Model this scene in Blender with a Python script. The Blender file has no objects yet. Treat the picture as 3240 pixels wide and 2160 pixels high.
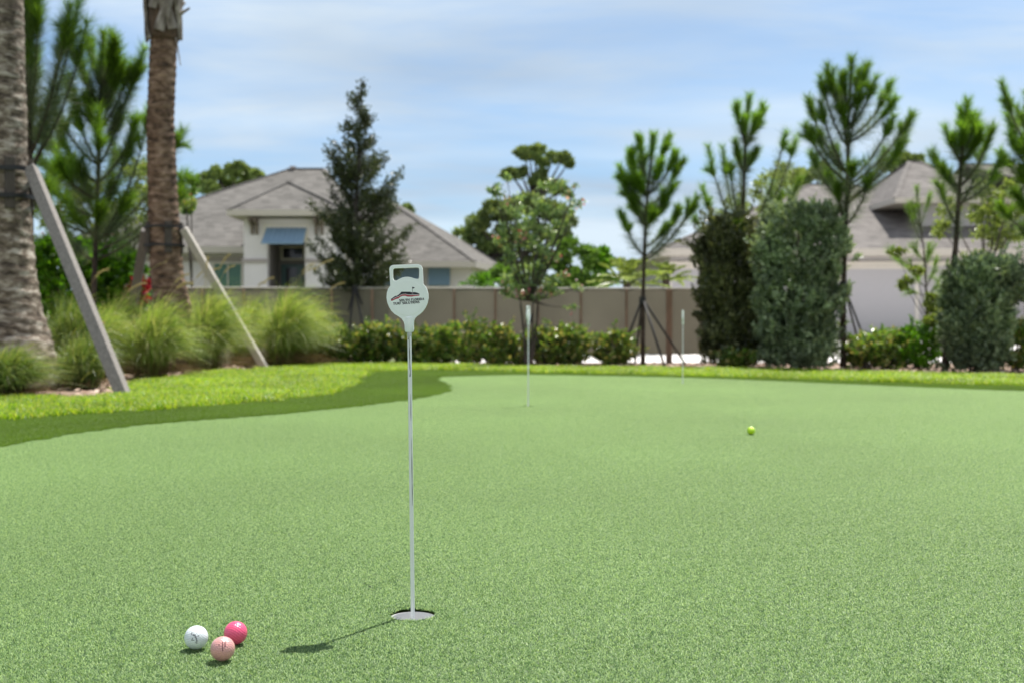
import bpy, bmesh, math, random
import numpy as np
from mathutils import Vector, Matrix, geometry

S = bpy.context.scene
COL = S.collection
R = math.radians

# ------------------------------------------------------------------ camera
F, CX, CY, HC = 3600.0, 1620.0, 1080.0, 0.60
TILT = math.atan(60 / F)
cam_d = bpy.data.cameras.new("camera")
cam_d.sensor_width = 36.0
cam_d.lens = 36.0 * F / 3240.0
cam_d.clip_start, cam_d.clip_end = 0.05, 3000
cam = bpy.data.objects.new("camera", cam_d)
COL.objects.link(cam)
cam.location = (0, 0, HC)
cam.rotation_euler = (R(90) - TILT, 0, 0)
cam_d.dof.use_dof = True
cam_d.dof.focus_distance = 2.32
cam_d.dof.aperture_fstop = 4.8
S.camera = cam

# ------------------------------------------------------------------ sky + sun
SUN_EL, SUN_AZ = R(65.6), math.atan2(0.172, 0.27)      # azimuth measured from +Y towards +X
W = bpy.data.worlds.new("World")
S.world = W
W.use_nodes = True
nt = W.node_tree
nt.nodes.clear()
out = nt.nodes.new("ShaderNodeOutputWorld")
bg = nt.nodes.new("ShaderNodeBackground")
bg.inputs[1].default_value = 0.088
sky = nt.nodes.new("ShaderNodeTexSky")
sky.sky_type = 'NISHITA'
sky.sun_disc = False
sky.sun_elevation = SUN_EL
sky.sun_rotation = SUN_AZ
sky.air_density, sky.dust_density, sky.ozone_density = 1.0, 0.6, 2.5
tc = nt.nodes.new("ShaderNodeTexCoord")
sep = nt.nodes.new("ShaderNodeSeparateXYZ")
nt.links.new(tc.outputs["Generated"], sep.inputs[0])
def mth(op, a, b=None, c=None, tree=None):
    t = tree or nt
    n = t.nodes.new("ShaderNodeMath")
    n.operation = op
    for i, v in enumerate((a, b, c)):
        if v is None: continue
        if isinstance(v, (int, float)): n.inputs[i].default_value = v
        else: t.links.new(v, n.inputs[i])
    return n.outputs[0]
comb = nt.nodes.new("ShaderNodeCombineXYZ")               # clouds lie on a flat layer high above the ground
den = mth('ADD', mth('MAXIMUM', sep.outputs[2], 0.0), 0.11)
nt.links.new(mth('DIVIDE', sep.outputs[0], den), comb.inputs[0])
nt.links.new(mth('DIVIDE', sep.outputs[1], den), comb.inputs[1])
mp = nt.nodes.new("ShaderNodeMapping")
mp.inputs["Rotation"].default_value = (0, 0, R(-24))
mp.inputs["Scale"].default_value = (0.55, 1.0, 1)
mp.inputs["Location"].default_value = (3.4, 1.3, 0)
nt.links.new(comb.outputs[0], mp.inputs[0])
def noise(vec, scale, detail, rough, dist=0.0, tree=None):
    t = tree or nt
    n = t.nodes.new("ShaderNodeTexNoise")
    n.inputs["Scale"].default_value = scale
    n.inputs["Detail"].default_value = detail
    n.inputs["Roughness"].default_value = rough
    n.inputs["Distortion"].default_value = dist
    if vec is not None: t.links.new(vec, n.inputs["Vector"])
    return n.outputs[0]
def ramp(fac, stops, tree=None):
    t = tree or nt
    n = t.nodes.new("ShaderNodeValToRGB")
    cr = n.color_ramp
    while len(cr.elements) < len(stops): cr.elements.new(0.5)
    for e, (p, c) in zip(cr.elements, stops):
        e.position = p
        e.color = (c, c, c, 1) if isinstance(c, (int, float)) else (*c, 1)
    t.links.new(fac, n.inputs[0])
    return n.outputs[0]
n1 = ramp(noise(mp.outputs[0], 0.62, 6, 0.55, 0.5), [(0.33, 0.0), (0.55, 1.0)])
n2 = ramp(noise(mp.outputs[0], 1.7, 8, 0.62, 0.3), [(0.34, 0.4), (0.66, 1.0)])
cl = mth('MULTIPLY', n1, n2)
veil = mth('MULTIPLY', mth('POWER', mth('SUBTRACT', 1.0, mth('MINIMUM', mth('MAXIMUM', sep.outputs[2], 0.0), 1.0)), 6.0), 0.85)
clf = mth('MINIMUM', mth('ADD', mth('MULTIPLY', cl, 0.8), veil), 0.95)
mix = nt.nodes.new("ShaderNodeMix")
mix.data_type = 'RGBA'
nt.links.new(clf, mix.inputs[0])
tint = nt.nodes.new("ShaderNodeMix"); tint.data_type = 'RGBA'; tint.blend_type = 'MULTIPLY'
tint.inputs[0].default_value = 1.0
nt.links.new(sky.outputs[0], tint.inputs[6]); tint.inputs[7].default_value = (0.62, 0.90, 1.12, 1)
nt.links.new(tint.outputs[2], mix.inputs[6])
cb = noise(mp.outputs[0], 0.9, 4, 0.5, 0.2)
cr_ = ramp(cb, [(0.36, (3.75, 4.6, 5.6)), (0.64, (5.7, 6.6, 7.4))])
nt.links.new(cr_, mix.inputs[7])
# made-up broken cloud overhead, out of view, added as neutral fill light
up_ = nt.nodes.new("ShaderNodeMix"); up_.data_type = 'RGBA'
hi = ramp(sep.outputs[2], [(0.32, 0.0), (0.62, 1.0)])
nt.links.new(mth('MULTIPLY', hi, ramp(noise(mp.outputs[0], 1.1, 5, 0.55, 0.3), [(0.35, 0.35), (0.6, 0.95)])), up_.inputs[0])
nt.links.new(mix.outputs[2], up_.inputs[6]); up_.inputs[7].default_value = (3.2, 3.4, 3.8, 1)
# unseen cloud bank behind the camera, added to brighten camera-facing sides
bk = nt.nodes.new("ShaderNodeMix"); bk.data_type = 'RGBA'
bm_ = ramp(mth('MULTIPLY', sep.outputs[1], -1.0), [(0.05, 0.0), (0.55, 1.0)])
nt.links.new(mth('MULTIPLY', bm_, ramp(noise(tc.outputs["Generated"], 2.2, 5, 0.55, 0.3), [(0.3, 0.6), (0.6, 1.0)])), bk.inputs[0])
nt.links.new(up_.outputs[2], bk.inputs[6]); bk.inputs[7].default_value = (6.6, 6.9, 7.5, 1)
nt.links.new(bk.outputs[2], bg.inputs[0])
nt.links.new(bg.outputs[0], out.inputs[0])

sd = bpy.data.lights.new("sun", 'SUN')
sd.energy = 5.0
sd.angle = R(0.5)
sd.color = (1.0, 0.955, 0.88)
sun = bpy.data.objects.new("sun", sd)
COL.objects.link(sun)
to_sun = Vector((math.sin(SUN_AZ) * math.cos(SUN_EL), math.cos(SUN_AZ) * math.cos(SUN_EL), math.sin(SUN_EL)))
sun.rotation_euler = to_sun.to_track_quat('Z', 'Y').to_euler()
sun.location = (5, 8, 12)

S.view_settings.view_transform = 'Standard'
S.view_settings.look = 'None'
S.view_settings.gamma = 1.0
S.view_settings.exposure = 0.62
S.render.engine = 'CYCLES'
S.cycles.use_denoising = True
S.cycles.max_bounces = 8
S.cycles.transparent_max_bounces = 8
S.cycles.sample_clamp_indirect = 6

# ------------------------------------------------------------------ helpers
RIGHT = Vector((1, 0, 0)); FWD = Vector((0, math.cos(TILT), -math.sin(TILT))); UP = Vector((0, math.sin(TILT), math.cos(TILT)))
def ray(px, py):
    return RIGHT * ((px - CX) / F) + FWD + UP * (-(py - CY) / F)
def at(px, py, Y):
    d = ray(px, py)
    p = d * (Y / d.y)
    return Vector((p.x, Y, p.z + HC))
def gr(px, py, z=0.0):
    d = ray(px, py)
    k = (z - HC) / d.z
    return Vector((d.x * k, d.y * k, z))
K = 3240 / 2352.0
def a2(x, y, Y): return at(x * K, y * K, Y)              # the same from the smaller preview's pixels
def g2(x, y): return gr(x * K, y * K)

def tag(o, label=None, cat=None, group=None, kind=None):
    if label: o["label"] = label
    if cat: o["category"] = cat
    if group: o["group"] = group
    if kind: o["kind"] = kind
    return o
def empty(name, loc, label, cat, group=None, rot=(0, 0, 0)):
    o = bpy.data.objects.new(name, None)
    COL.objects.link(o)
    o.location = loc
    o.rotation_euler = rot
    o.empty_display_size = 0.1
    tag(o, label, cat, group)
    bpy.context.view_layer.update() if False else None
    return o

class MB:
    """collects polygons; build() makes ONE mesh object (coordinates are world coordinates unless local=True)"""
    def __init__(s):
        s.v = []; s.f = []; s.n = 0; s.m = []
    def add(s, verts, faces, mat=0):
        verts = np.asarray(verts, float).reshape(-1, 3)
        s.v.append(verts)
        for f in faces: s.f.append([i + s.n for i in f]); s.m.append(mat)
        s.n += len(verts)
    def arr(s, verts, faces, mat=0):
        faces = np.asarray(faces) + s.n
        s.v.append(np.asarray(verts, float).reshape(-1, 3))
        s.f.extend(faces.tolist()); s.m.extend([mat] * len(faces))
        s.n += len(s.v[-1])
    def box(s, c, d, rot=None, mat=0):
        x, y, z = d[0] / 2, d[1] / 2, d[2] / 2
        vs = [Vector(p) for p in ((-x,-y,-z),(x,-y,-z),(x,y,-z),(-x,y,-z),(-x,-y,z),(x,-y,z),(x,y,z),(-x,y,z))]
        if rot is not None: vs = [rot @ v for v in vs]
        s.add([(v + Vector(c))[:] for v in vs], [(0,3,2,1),(4,5,6,7),(0,1,5,4),(1,2,6,5),(2,3,7,6),(3,0,4,7)], mat)
    def bb(s, x0, x1, y0, y1, z0, z1, mat=0):
        s.box(((x0+x1)/2, (y0+y1)/2, (z0+z1)/2), (abs(x1-x0), abs(y1-y0), abs(z1-z0)), None, mat)
    def tube(s, pts, rad, n=8, mat=0, cap=True, wob=0.0, rng=None):
        pts = [Vector(p) for p in pts]
        rad = [rad] * len(pts) if isinstance(rad, (int, float)) else rad
        t0 = (pts[1] - pts[0]).normalized()
        ref = Vector((0, 1, 0)) if abs(t0.y) < 0.9 else Vector((1, 0, 0))
        vs = []
        for i, p in enumerate(pts):
            t = (pts[min(i+1, len(pts)-1)] - pts[max(i-1, 0)]).normalized()
            a = t.cross(ref).normalized(); b = t.cross(a).normalized()
            for k in range(n):
                th = 2 * math.pi * k / n
                r = rad[i] * (1 + (rng.uniform(-wob, wob) if wob else 0))
                vs.append((p + a * (math.cos(th) * r) + b * (math.sin(th) * r))[:])
        fs = []
        for i in range(len(pts) - 1):
            for k in range(n):
                k2 = (k + 1) % n
                fs.append((i*n+k, i*n+k2, (i+1)*n+k2, (i+1)*n+k))
        if cap:
            fs.append(tuple(range(n))[::-1]); fs.append(tuple((len(pts)-1)*n + k for k in range(n)))
        s.add(vs, fs, mat)
    def beam(s, p0, p1, w, h, up=(0, 0, 1), mat=0):
        p0, p1 = Vector(p0), Vector(p1)
        t = p1 - p0
        q = Matrix.Identity(3)
        z = t.normalized(); x = Vector(up).cross(z).normalized() if abs(Vector(up).normalized().dot(z)) < 0.99 else Vector((1,0,0))
        y = z.cross(x)
        q = Matrix((x, y, z)).transposed()
        s.box(((p0 + p1) / 2)[:], (w, h, t.length), q, mat)
    def poly(s, loops, z_of=None, mat=0):
        vl = [[Vector(p) for p in lp] for lp in loops]
        tris = geometry.tessellate_polygon(vl)
        flat = [v for lp in vl for v in lp]
        fs = []
        for a, b, c in tris:
            n = (flat[b] - flat[a]).cross(flat[c] - flat[a])
            fs.append((a, b, c) if n.z >= 0 else (a, c, b))
        s.add([v[:] for v in flat], fs, mat)
    def slab(s, loops, conv, th, mat=0):
        """extruded 2D outline (first loop outer, the rest holes); conv(x, y, t) gives the 3D point, t in 0..1 through the thickness"""
        vl = [[Vector((p[0], p[1], 0)) for p in lp] for lp in loops]
        tris = geometry.tessellate_polygon(vl)
        flat = [v for lp in vl for v in lp]
        N = len(flat)
        vs = [conv(v.x, v.y, 0.0)[:] for v in flat] + [conv(v.x, v.y, 1.0)[:] for v in flat]
        fs = []
        for a, b, c in tris:
            fs.append((a, b, c)); fs.append((a + N, c + N, b + N))
        i = 0
        for lp in vl:
            m = len(lp)
            for k in range(m):
                k2 = (k + 1) % m
                fs.append((i + k, i + k2, i + k2 + N, i + k + N))
            i += m
        s.add(vs, fs, mat)
    def build(s, name, mats, parent=None, smooth=False, origin=None, fix=False):
        me = bpy.data.meshes.new(name)
        V = np.concatenate(s.v) if s.v else np.zeros((0, 3))
        og = Vector((0, 0, 0))
        if parent is not None:
            inv = Matrix.LocRotScale(parent.location, parent.rotation_euler, parent.scale)
            p = parent.parent
            while p is not None:
                inv = Matrix.LocRotScale(p.location, p.rotation_euler, p.scale) @ inv
                p = p.parent
            inv = np.array(inv.inverted())
            V = V @ inv[:3, :3].T + inv[:3, 3]
        if origin is not None and parent is None:
            og = Vector(origin); V = V - np.array(og)
        nl = [len(f) for f in s.f]
        me.vertices.add(len(V)); me.vertices.foreach_set("co", V.ravel())
        me.loops.add(sum(nl)); me.loops.foreach_set("vertex_index", np.fromiter((i for f in s.f for i in f), dtype=np.int32))
        me.polygons.add(len(nl))
        me.polygons.foreach_set("loop_start", np.concatenate(([0], np.cumsum(nl)[:-1])).astype(np.int32))
        me.polygons.foreach_set("loop_total", np.array(nl, dtype=np.int32))
        if not isinstance(mats, (list, tuple)): mats = [mats]
        for m in mats: me.materials.append(m)
        if len(mats) > 1: me.polygons.foreach_set("material_index", np.array(s.m, dtype=np.int32))
        me.polygons.foreach_set("use_smooth", np.full(len(nl), smooth, dtype=bool))
        me.update(calc_edges=True)
        me.validate()
        if fix:
            bm = bmesh.new(); bm.from_mesh(me)
            bmesh.ops.recalc_face_normals(bm, faces=bm.faces)
            bm.to_mesh(me); bm.free()
        o = bpy.data.objects.new(name, me)
        COL.objects.link(o)
        o.location = og
        if parent is not None: o.parent = parent
        return o
def bevel(o, w, seg=2, ang=40):
    m = o.modifiers.new("bevel", 'BEVEL')
    m.width = w; m.segments = seg; m.limit_method = 'ANGLE'; m.angle_limit = R(ang)
    return o
def smooth_by_angle(o, ang=40):
    me = o.data
    me.polygons.foreach_set("use_smooth", np.ones(len(me.polygons), bool))
    bm = bmesh.new(); bm.from_mesh(me)
    for e in bm.edges:
        if len(e.link_faces) == 2 and e.calc_face_angle(0) > R(ang): e.smooth = False
    bm.to_mesh(me); bm.free()
    return o

# ------------------------------------------------------------------ materials
def mat_base(name):
    m = bpy.data.materials.new(name)
    m.use_nodes = True
    t = m.node_tree
    b = t.nodes["Principled BSDF"]
    return m, t, b
def col(v): return (*v, 1)
def plain(name, c, rough=0.6, metal=0.0, var=0.0, scale=8.0, bump=0.0, bscale=60.0, spec=0.5, c2=None, coord="Object", stretch=None, detail=5):
    """a colour with a noise pattern between c and c2 and a fine bump"""
    m, t, b = mat_base(name)
    b.inputs["Roughness"].default_value = rough
    b.inputs["Metallic"].default_value = metal
    b.inputs["Specular IOR Level"].default_value = spec
    tcn = t.nodes.new("ShaderNodeTexCoord")
    vec = tcn.outputs[coord]
    if stretch:
        mpn = t.nodes.new("ShaderNodeMapping"); mpn.inputs["Scale"].default_value = stretch
        t.links.new(vec, mpn.inputs[0]); vec = mpn.outputs[0]
    if c2 is None: c2 = tuple(x * (1 - var) for x in c)
    if var or c2:
        t.links.new(ramp(noise(vec, scale, detail, 0.6, tree=t), [(0.32, c2), (0.68, c)], tree=t), b.inputs["Base Color"])
    if bump:
        bn = t.nodes.new("ShaderNodeBump"); bn.inputs["Strength"].default_value = bump; bn.inputs["Distance"].default_value = 0.01
        t.links.new(noise(vec, bscale, 4, 0.6, tree=t), bn.inputs["Height"])
        t.links.new(bn.outputs[0], b.inputs["Normal"])
    return m
def leafmat(name, cols, rough=0.45, trans=0.35, spec=0.5, tmul=1.6, big=None, pos=(0.1, 0.9), tcol=(1.15, 1.1, 0.55)):
    """foliage: every leaf takes its own colour from cols; light also comes through the leaf"""
    m, t, b = mat_base(name)
    g = t.nodes.new("ShaderNodeNewGeometry")
    n = len(cols)
    st = [(pos[0] + (pos[1] - pos[0]) * i / max(1, n - 1), c) for i, c in enumerate(cols)]
    c = ramp(g.outputs["Random Per Island"], st, tree=t)
    if big:
        sc, lo, hi = big
        mm = t.nodes.new("ShaderNodeMix"); mm.data_type = 'RGBA'; mm.blend_type = 'MULTIPLY'; mm.inputs[0].default_value = 1.0
        t.links.new(c, mm.inputs[6])
        t.links.new(ramp(noise(g.outputs["Position"], sc, 3, 0.5, tree=t), [(0.35, lo), (0.65, hi)], tree=t), mm.inputs[7])
        c = mm.outputs[2]
    t.links.new(c, b.inputs["Base Color"])
    b.inputs["Roughness"].default_value = rough
    b.inputs["Specular IOR Level"].default_value = spec
    tr = t.nodes.new("ShaderNodeBsdfTranslucent")
    mul = t.nodes.new("ShaderNodeMix"); mul.data_type = 'RGBA'; mul.blend_type = 'MULTIPLY'; mul.inputs[0].default_value = 1.0
    t.links.new(c, mul.inputs[6]); mul.inputs[7].default_value = (tmul * tcol[0], tmul * tcol[1], tmul * tcol[2], 1)
    t.links.new(mul.outputs[2], tr.inputs[0])
    ms = t.nodes.new("ShaderNodeMixShader"); ms.inputs[0].default_value = trans
    t.links.new(b.outputs[0], ms.inputs[1]); t.links.new(tr.outputs[0], ms.inputs[2])
    t.links.new(ms.outputs[0], t.nodes["Material Output"].inputs[0])
    return m

# ------------------------------------------------------------------ leaves and needles (numpy)
def unit(a): return a / np.maximum(np.linalg.norm(a, axis=1, keepdims=True), 1e-9)
def leaves(mb, P, D, L, Wd, rng, mat=0, fold=0.18):
    """one folded four-cornered leaf at each point P, growing along D"""
    n = len(P)
    D = unit(D)
    rnd = unit(rng.normal(size=(n, 3)))
    side = unit(np.cross(D, rnd))
    nor = np.cross(side, D)
    L = np.broadcast_to(L, n)[:, None] * rng.uniform(0.7, 1.25, (n, 1)); Wd = np.broadcast_to(Wd, n)[:, None] * rng.uniform(0.75, 1.2, (n, 1))
    v0 = P; v2 = P + D * L
    m = P + D * L * 0.5 + nor * Wd * fold
    v1 = m + side * Wd * 0.5; v3 = m - side * Wd * 0.5
    V = np.stack([v0, v1, v2, v3], 1).reshape(-1, 3)
    i = np.arange(n)[:, None] * 4
    T = np.concatenate([i + np.array([[0, 1, 2]]), i + np.array([[0, 2, 3]])], 0)
    mb.arr(V, T, mat)
def needles(mb, P, D, L, w, rng, mat=0, droop=0.0):
    n = len(P)
    D = unit(D)
    side = unit(np.cross(D, rng.normal(size=(n, 3))))
    L = np.broadcast_to(L, n)[:, None] * rng.uniform(0.75, 1.15, (n, 1))
    tip = P + D * L; tip[:, 2] -= droop * L[:, 0]
    V = np.stack([P - side * w / 2, P + side * w / 2, tip], 1).reshape(-1, 3)
    mb.arr(V, np.arange(n * 3).reshape(-1, 3), mat)
def curve(p0, p1, p2, n=8):
    p0, p1, p2 = np.array(p0), np.array(p1), np.array(p2)
    t = np.linspace(0, 1, n)[:, None]
    return (1 - t) ** 2 * p0 + 2 * t * (1 - t) * p1 + t ** 2 * p2
def brush(mb, pts, n, L, ang, rng, f0=0.0, mat=0, w=0.004, droop=0.0):
    """needles all round a shoot, swept towards its tip"""
    pts = np.asarray(pts)
    t = f0 + (1 - f0) * rng.random(n) ** 0.85
    x = t * (len(pts) - 1)
    i = np.minimum(x.astype(int), len(pts) - 2); fr = (x - i)[:, None]
    P = pts[i] * (1 - fr) + pts[i + 1] * fr
    T = unit(pts[i + 1] - pts[i])
    rad = unit(np.cross(T, rng.normal(size=(n, 3))))
    a = np.radians(rng.normal(ang, ang * 0.28, n))[:, None]
    needles(mb, P, T * np.cos(a) + rad * np.sin(a), L, w, rng, mat, droop)
def ell(rng, n, c, r, shell=0.55):
    d = unit(rng.normal(size=(n, 3)))
    q = rng.uniform(shell ** 3, 1, (n, 1)) ** (1 / 3)
    return np.array(c) + d * q * np.array(r), d
# ------------------------------------------------------------------ ground outlines
def chaikin(p, it=2):
    for _ in range(it):
        q = [p[0]]
        for a, b in zip(p[:-1], p[1:]):
            q += [(a[0]*.75+b[0]*.25, a[1]*.75+b[1]*.25), (a[0]*.25+b[0]*.75, a[1]*.25+b[1]*.75)]
        q.append(p[-1]); p = q
    return p
def gline(pts, z=0.0): return [(gr(x*K, y*K, z).x, gr(x*K, y*K, z).y) for x, y in pts]
green_edge = chaikin([(-5.6, 2.0), (-5.2, 3.4)] + gline([(-260, 1062), (0, 1027), (120, 1004), (240, 986), (400, 969), (560, 958), (700, 946), (842, 931), (937, 919), (993, 909), (1023, 902), (1034, 894), (1031, 887), (1007, 875), (1001, 869.5), (1010, 865.5), (1063, 863.5), (1203, 860), (1306, 861.5), (1524, 865.5), (1700, 871), (2000, 884), (2352, 899)]) + [(6.0, 9.3), (8.5, 7.5), (9.0, 4.0)])
green_poly = green_edge + [(9.0, -1.0), (7.0, -3.5), (-4.0, -3.5), (-5.6, -1.0)]
lawn_near = chaikin([(-12, 6.0), (-8, 6.9)] + gline([(-200, 985), (0, 966), (200, 951), (400, 940), (600, 925), (730, 910), (794, 899), (806, 882), (816, 867), (842, 856), (893, 853), (963, 850), (1063, 851), (1203, 855), (1400, 860), (1700, 867), (2000, 877), (2352, 889)]) + [(7.2, 10.2), (10.5, 8.5), (14, 5)])
lawn_far = chaikin([(-12, 9.0), (-8, 9.4)] + gline([(-200, 905), (0, 912), (96, 915), (262, 918), (300, 892), (330, 880), (400, 872), (450, 858), (611, 850), (680, 842), (790, 838), (937, 834), (1003, 838), (1203, 845), (1550, 847), (1800, 851), (1980, 857), (2352, 866)]) + [(9, 12.5), (14, 11)])
fringe_poly = lawn_near + [(14, -6), (-12, -6)]
lawn_poly = lawn_near + lawn_far[::-1]
def inside(P, poly):
    P = np.asarray(P); x, y = P[:, 0], P[:, 1]
    q = np.asarray(poly); c = np.zeros(len(P), bool)
    j = len(q) - 1
    for i in range(len(q)):
        xi, yi = q[i]; xj, yj = q[j]
        m = (yi > y) != (yj > y)
        with np.errstate(divide='ignore', invalid='ignore'):
            c ^= m & (x < (xj - xi) * (y - yi) / (yj - yi + 1e-12) + xi)
        j = i
    return c

CUPR = 0.0470
cups = [gr(1306, 1943), gr(1671, 1284), gr(2160, 1214)]
def circ(c, r, n=40): return [(c.x + r*math.cos(2*math.pi*k/n), c.y + r*math.sin(2*math.pi*k/n), 0) for k in range(n)]
def sheet(name, poly, z, mat, holes=True, r=CUPR, th=0):
    mb = MB()
    loops = [[(x, y, z) for x, y in poly]]
    if holes: loops += [[(p[0], p[1], z) for p in circ(c, r)] for c in cups if inside([(c.x, c.y)], poly)[0]]
    mb.poly(loops)
    o = mb.build(name, mat)
    o["kind"] = "structure"
    return o

M_soil = plain("far_ground", (0.16, 0.17, 0.08), 0.95, c2=(0.09, 0.12, 0.045), scale=0.5, bump=0.4, bscale=6)
M_mulch = plain("bark_mulch", (0.42, 0.31, 0.24), 0.95, c2=(0.12, 0.075, 0.05), scale=34, bump=0.8, bscale=90)
M_lawnsoil = plain("lawn_soil", (0.10, 0.13, 0.03), 0.95, c2=(0.04, 0.06, 0.015), scale=18)
M_concrete = plain("driveway_concrete", (0.78, 0.74, 0.72), 0.85, var=0.12, scale=3, bump=0.1)
def groundcol(name, ca, cb, cc, sc=1.2, rough=0.85, fine=380):
    """turf backing: broad patches times a fine thatch"""
    m, t, b = mat_base(name)
    g = t.nodes.new("ShaderNodeNewGeometry")
    big = ramp(noise(g.outputs["Position"], sc, 4, 0.6, tree=t), [(0.3, ca), (0.7, cb)], tree=t)
    mm = t.nodes.new("ShaderNodeMix"); mm.data_type = 'RGBA'
    t.links.new(ramp(noise(g.outputs["Position"], fine, 2, 0.6, tree=t), [(0.42, 0.0), (0.6, 1.0)], tree=t), mm.inputs[0])
    mm.inputs[6].default_value = col(cc); t.links.new(big, mm.inputs[7])
    t.links.new(mm.outputs[2], b.inputs["Base Color"])
    b.inputs["Roughness"].default_value = rough
    b.inputs["Specular IOR Level"].default_value = 0.2
    return m
M_greenbase = groundcol("green_backing", (0.035, 0.075, 0.02), (0.045, 0.09, 0.025), (0.012, 0.035, 0.01))
M_fringebase = groundcol("fringe_backing", (0.06, 0.09, 0.015), (0.07, 0.10, 0.02), (0.03, 0.05, 0.01))

big = [(-400, -200), (400, -200), (400, 900), (-400, 900)]
sheet("ground", big, -0.030, M_soil)
mul_poly = [(-16, 6.5), (16, 6.5), (16, 17.25), (-16, 17.25)]
sheet("mulch_bed", mul_poly, -0.012, M_mulch)
sheet("lawn_soil", lawn_poly, -0.002, M_lawnsoil, holes=False)
sheet("fringe_turf", fringe_poly, -0.004, M_fringebase)
sheet("putting_green", green_poly, 0.0, M_greenbase)
sheet("driveway", [(-0.9, 17.3), (20, 17.3), (20, 39.8), (-0.9, 39.8)], -0.008, M_concrete, holes=False)

# ------------------------------------------------------------------ instanced pile: turf fibres and lawn blades
def pile_mesh(name, size, n, hmin, hmax, w, seed, mat, curl=0.8, lean=0.5, seg=2):
    rng = np.random.default_rng(seed)
    P = np.zeros((n, 3)); P[:, :2] = rng.uniform(-size/2, size/2, (n, 2))
    a = rng.uniform(0, 2*math.pi, n); d = np.stack([np.cos(a), np.sin(a), np.zeros(n)], 1)
    s = np.stack([-np.sin(a + rng.normal(0, .5, n)), np.cos(a), np.zeros(n)], 1)
    h = rng.uniform(hmin, hmax, n)[:, None]
    ln = rng.uniform(0.2, 1, n)[:, None] * lean
    V = []
    for k in range(seg + 1):
        t = k / seg
        c = P + np.array([0, 0, 1]) * h * (t - 0.25 * t * t * curl) + d * h * (ln * t + curl * t * t * ln)
        ww = w * (1 - 0.75 * t) / 2
        V += [c - s * ww, c + s * ww]
    V = np.stack(V, 1).reshape(-1, 3)
    i = np.arange(n)[:, None] * (2 * seg + 2)
    fs = np.concatenate([i + np.array([[2*k, 2*k+1, 2*k+3, 2*k+2]]) for k in range(seg)], 0)
    mb = MB(); mb.arr(V, fs)
    return V, fs, mb
def scatter(name, pts, src_mesh, parent=None, rotstep=True, label=None, smin=0.9, smax=1.1):
    me = bpy.data.meshes.new(name)
    me.from_pydata([tuple(p) for p in pts], [], [])
    o = bpy.data.objects.new(name, me); COL.objects.link(o)
    o["kind"] = "stuff"
    src = bpy.data.objects.new(name + "_tuft", src_mesh)     # not linked to the scene: only the pattern that gets repeated
    ng = bpy.data.node_groups.new(name, 'GeometryNodeTree')
    ng.interface.new_socket(name="Geometry", in_out='INPUT', socket_type='NodeSocketGeometry')
    ng.interface.new_socket(name="Geometry", in_out='OUTPUT', socket_type='NodeSocketGeometry')
    N = ng.nodes; L = ng.links
    gi = N.new('NodeGroupInput'); go = N.new('NodeGroupOutput')
    oi = N.new('GeometryNodeObjectInfo'); oi.inputs[0].default_value = src
    iop = N.new('GeometryNodeInstanceOnPoints')
    rv = N.new('FunctionNodeRandomValue'); rv.data_type = 'FLOAT_VECTOR'
    rv.inputs[0].default_value = (0, 0, 0); rv.inputs[1].default_value = (0, 0, 6.283)
    rs = N.new('FunctionNodeRandomValue'); rs.data_type = 'FLOAT'
    rs.inputs[2].default_value = smin; rs.inputs[3].default_value = smax
    L.new(gi.outputs[0], iop.inputs['Points']); L.new(oi.outputs['Geometry'], iop.inputs['Instance'])
    L.new(rv.outputs[0], iop.inputs['Rotation']); L.new(rs.outputs[1], iop.inputs['Scale'])
    L.new(iop.outputs[0], go.inputs[0])
    md = o.modifiers.new("scatter", 'NODES'); md.node_group = ng
    return o
def gridpts(poly, x0, x1, y0, y1, step, rng, z, jit=0.5):
    xs = np.arange(x0, x1, step); ys = np.arange(y0, y1, step)
    X, Y = np.meshgrid(xs, ys)
    P = np.stack([X.ravel(), Y.ravel(), np.full(X.size, z)], 1)
    P[:, :2] += rng.uniform(-jit, jit, (len(P), 2)) * step
    P = P[inside(P, poly)]
    # keep what the photo's camera, or one a step to its side, could see
    return P[(np.abs(P[:, 0]) < 0.52 * P[:, 1] + 0.9) & (P[:, 1] > 1.2)]
rng = np.random.default_rng(5)
M_pile = leafmat("turf_fibre", [(0.038, 0.104, 0.036), (0.168, 0.300, 0.108), (0.48, 0.635, 0.295)], rough=0.45, trans=0.42, spec=0.5, tmul=1.45, big=(0.55, 0.93, 1.05), tcol=(1.15, 1.1, 0.75))
M_fpile = leafmat("fringe_fibre", [(0.06, 0.125, 0.008), (0.105, 0.20, 0.012), (0.16, 0.27, 0.022)], rough=0.5, trans=0.35, spec=0.3, tmul=1.2, big=(0.7, 0.85, 1.1))
M_lawn = leafmat("lawn_blade", [(0.04, 0.105, 0.004), (0.12, 0.25, 0.006), (0.23, 0.37, 0.012), (0.34, 0.38, 0.07)], rough=0.4, trans=0.45, spec=0.4, tmul=1.7, big=(1.2, 0.8, 1.15))

PS = 0.070
_, _, mb = pile_mesh("p", PS * 1.5, 560, 0.0022, 0.0058, 0.00125, 1, M_pile, curl=1.1, lean=0.75)
me_tmp = mb.build("turf_tuft", M_pile); me_pile = me_tmp.data; bpy.data.objects.remove(me_tmp)
P = gridpts(green_poly, -9, 9, 1.2, 17, PS * .5, rng, 0.0, 0.45)
dist = np.min([np.hypot(P[:, 0] - c.x, P[:, 1] - c.y) for c in cups], 0)
scatter("turf_pile", P[dist > CUPR + 0.055], me_pile)
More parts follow.
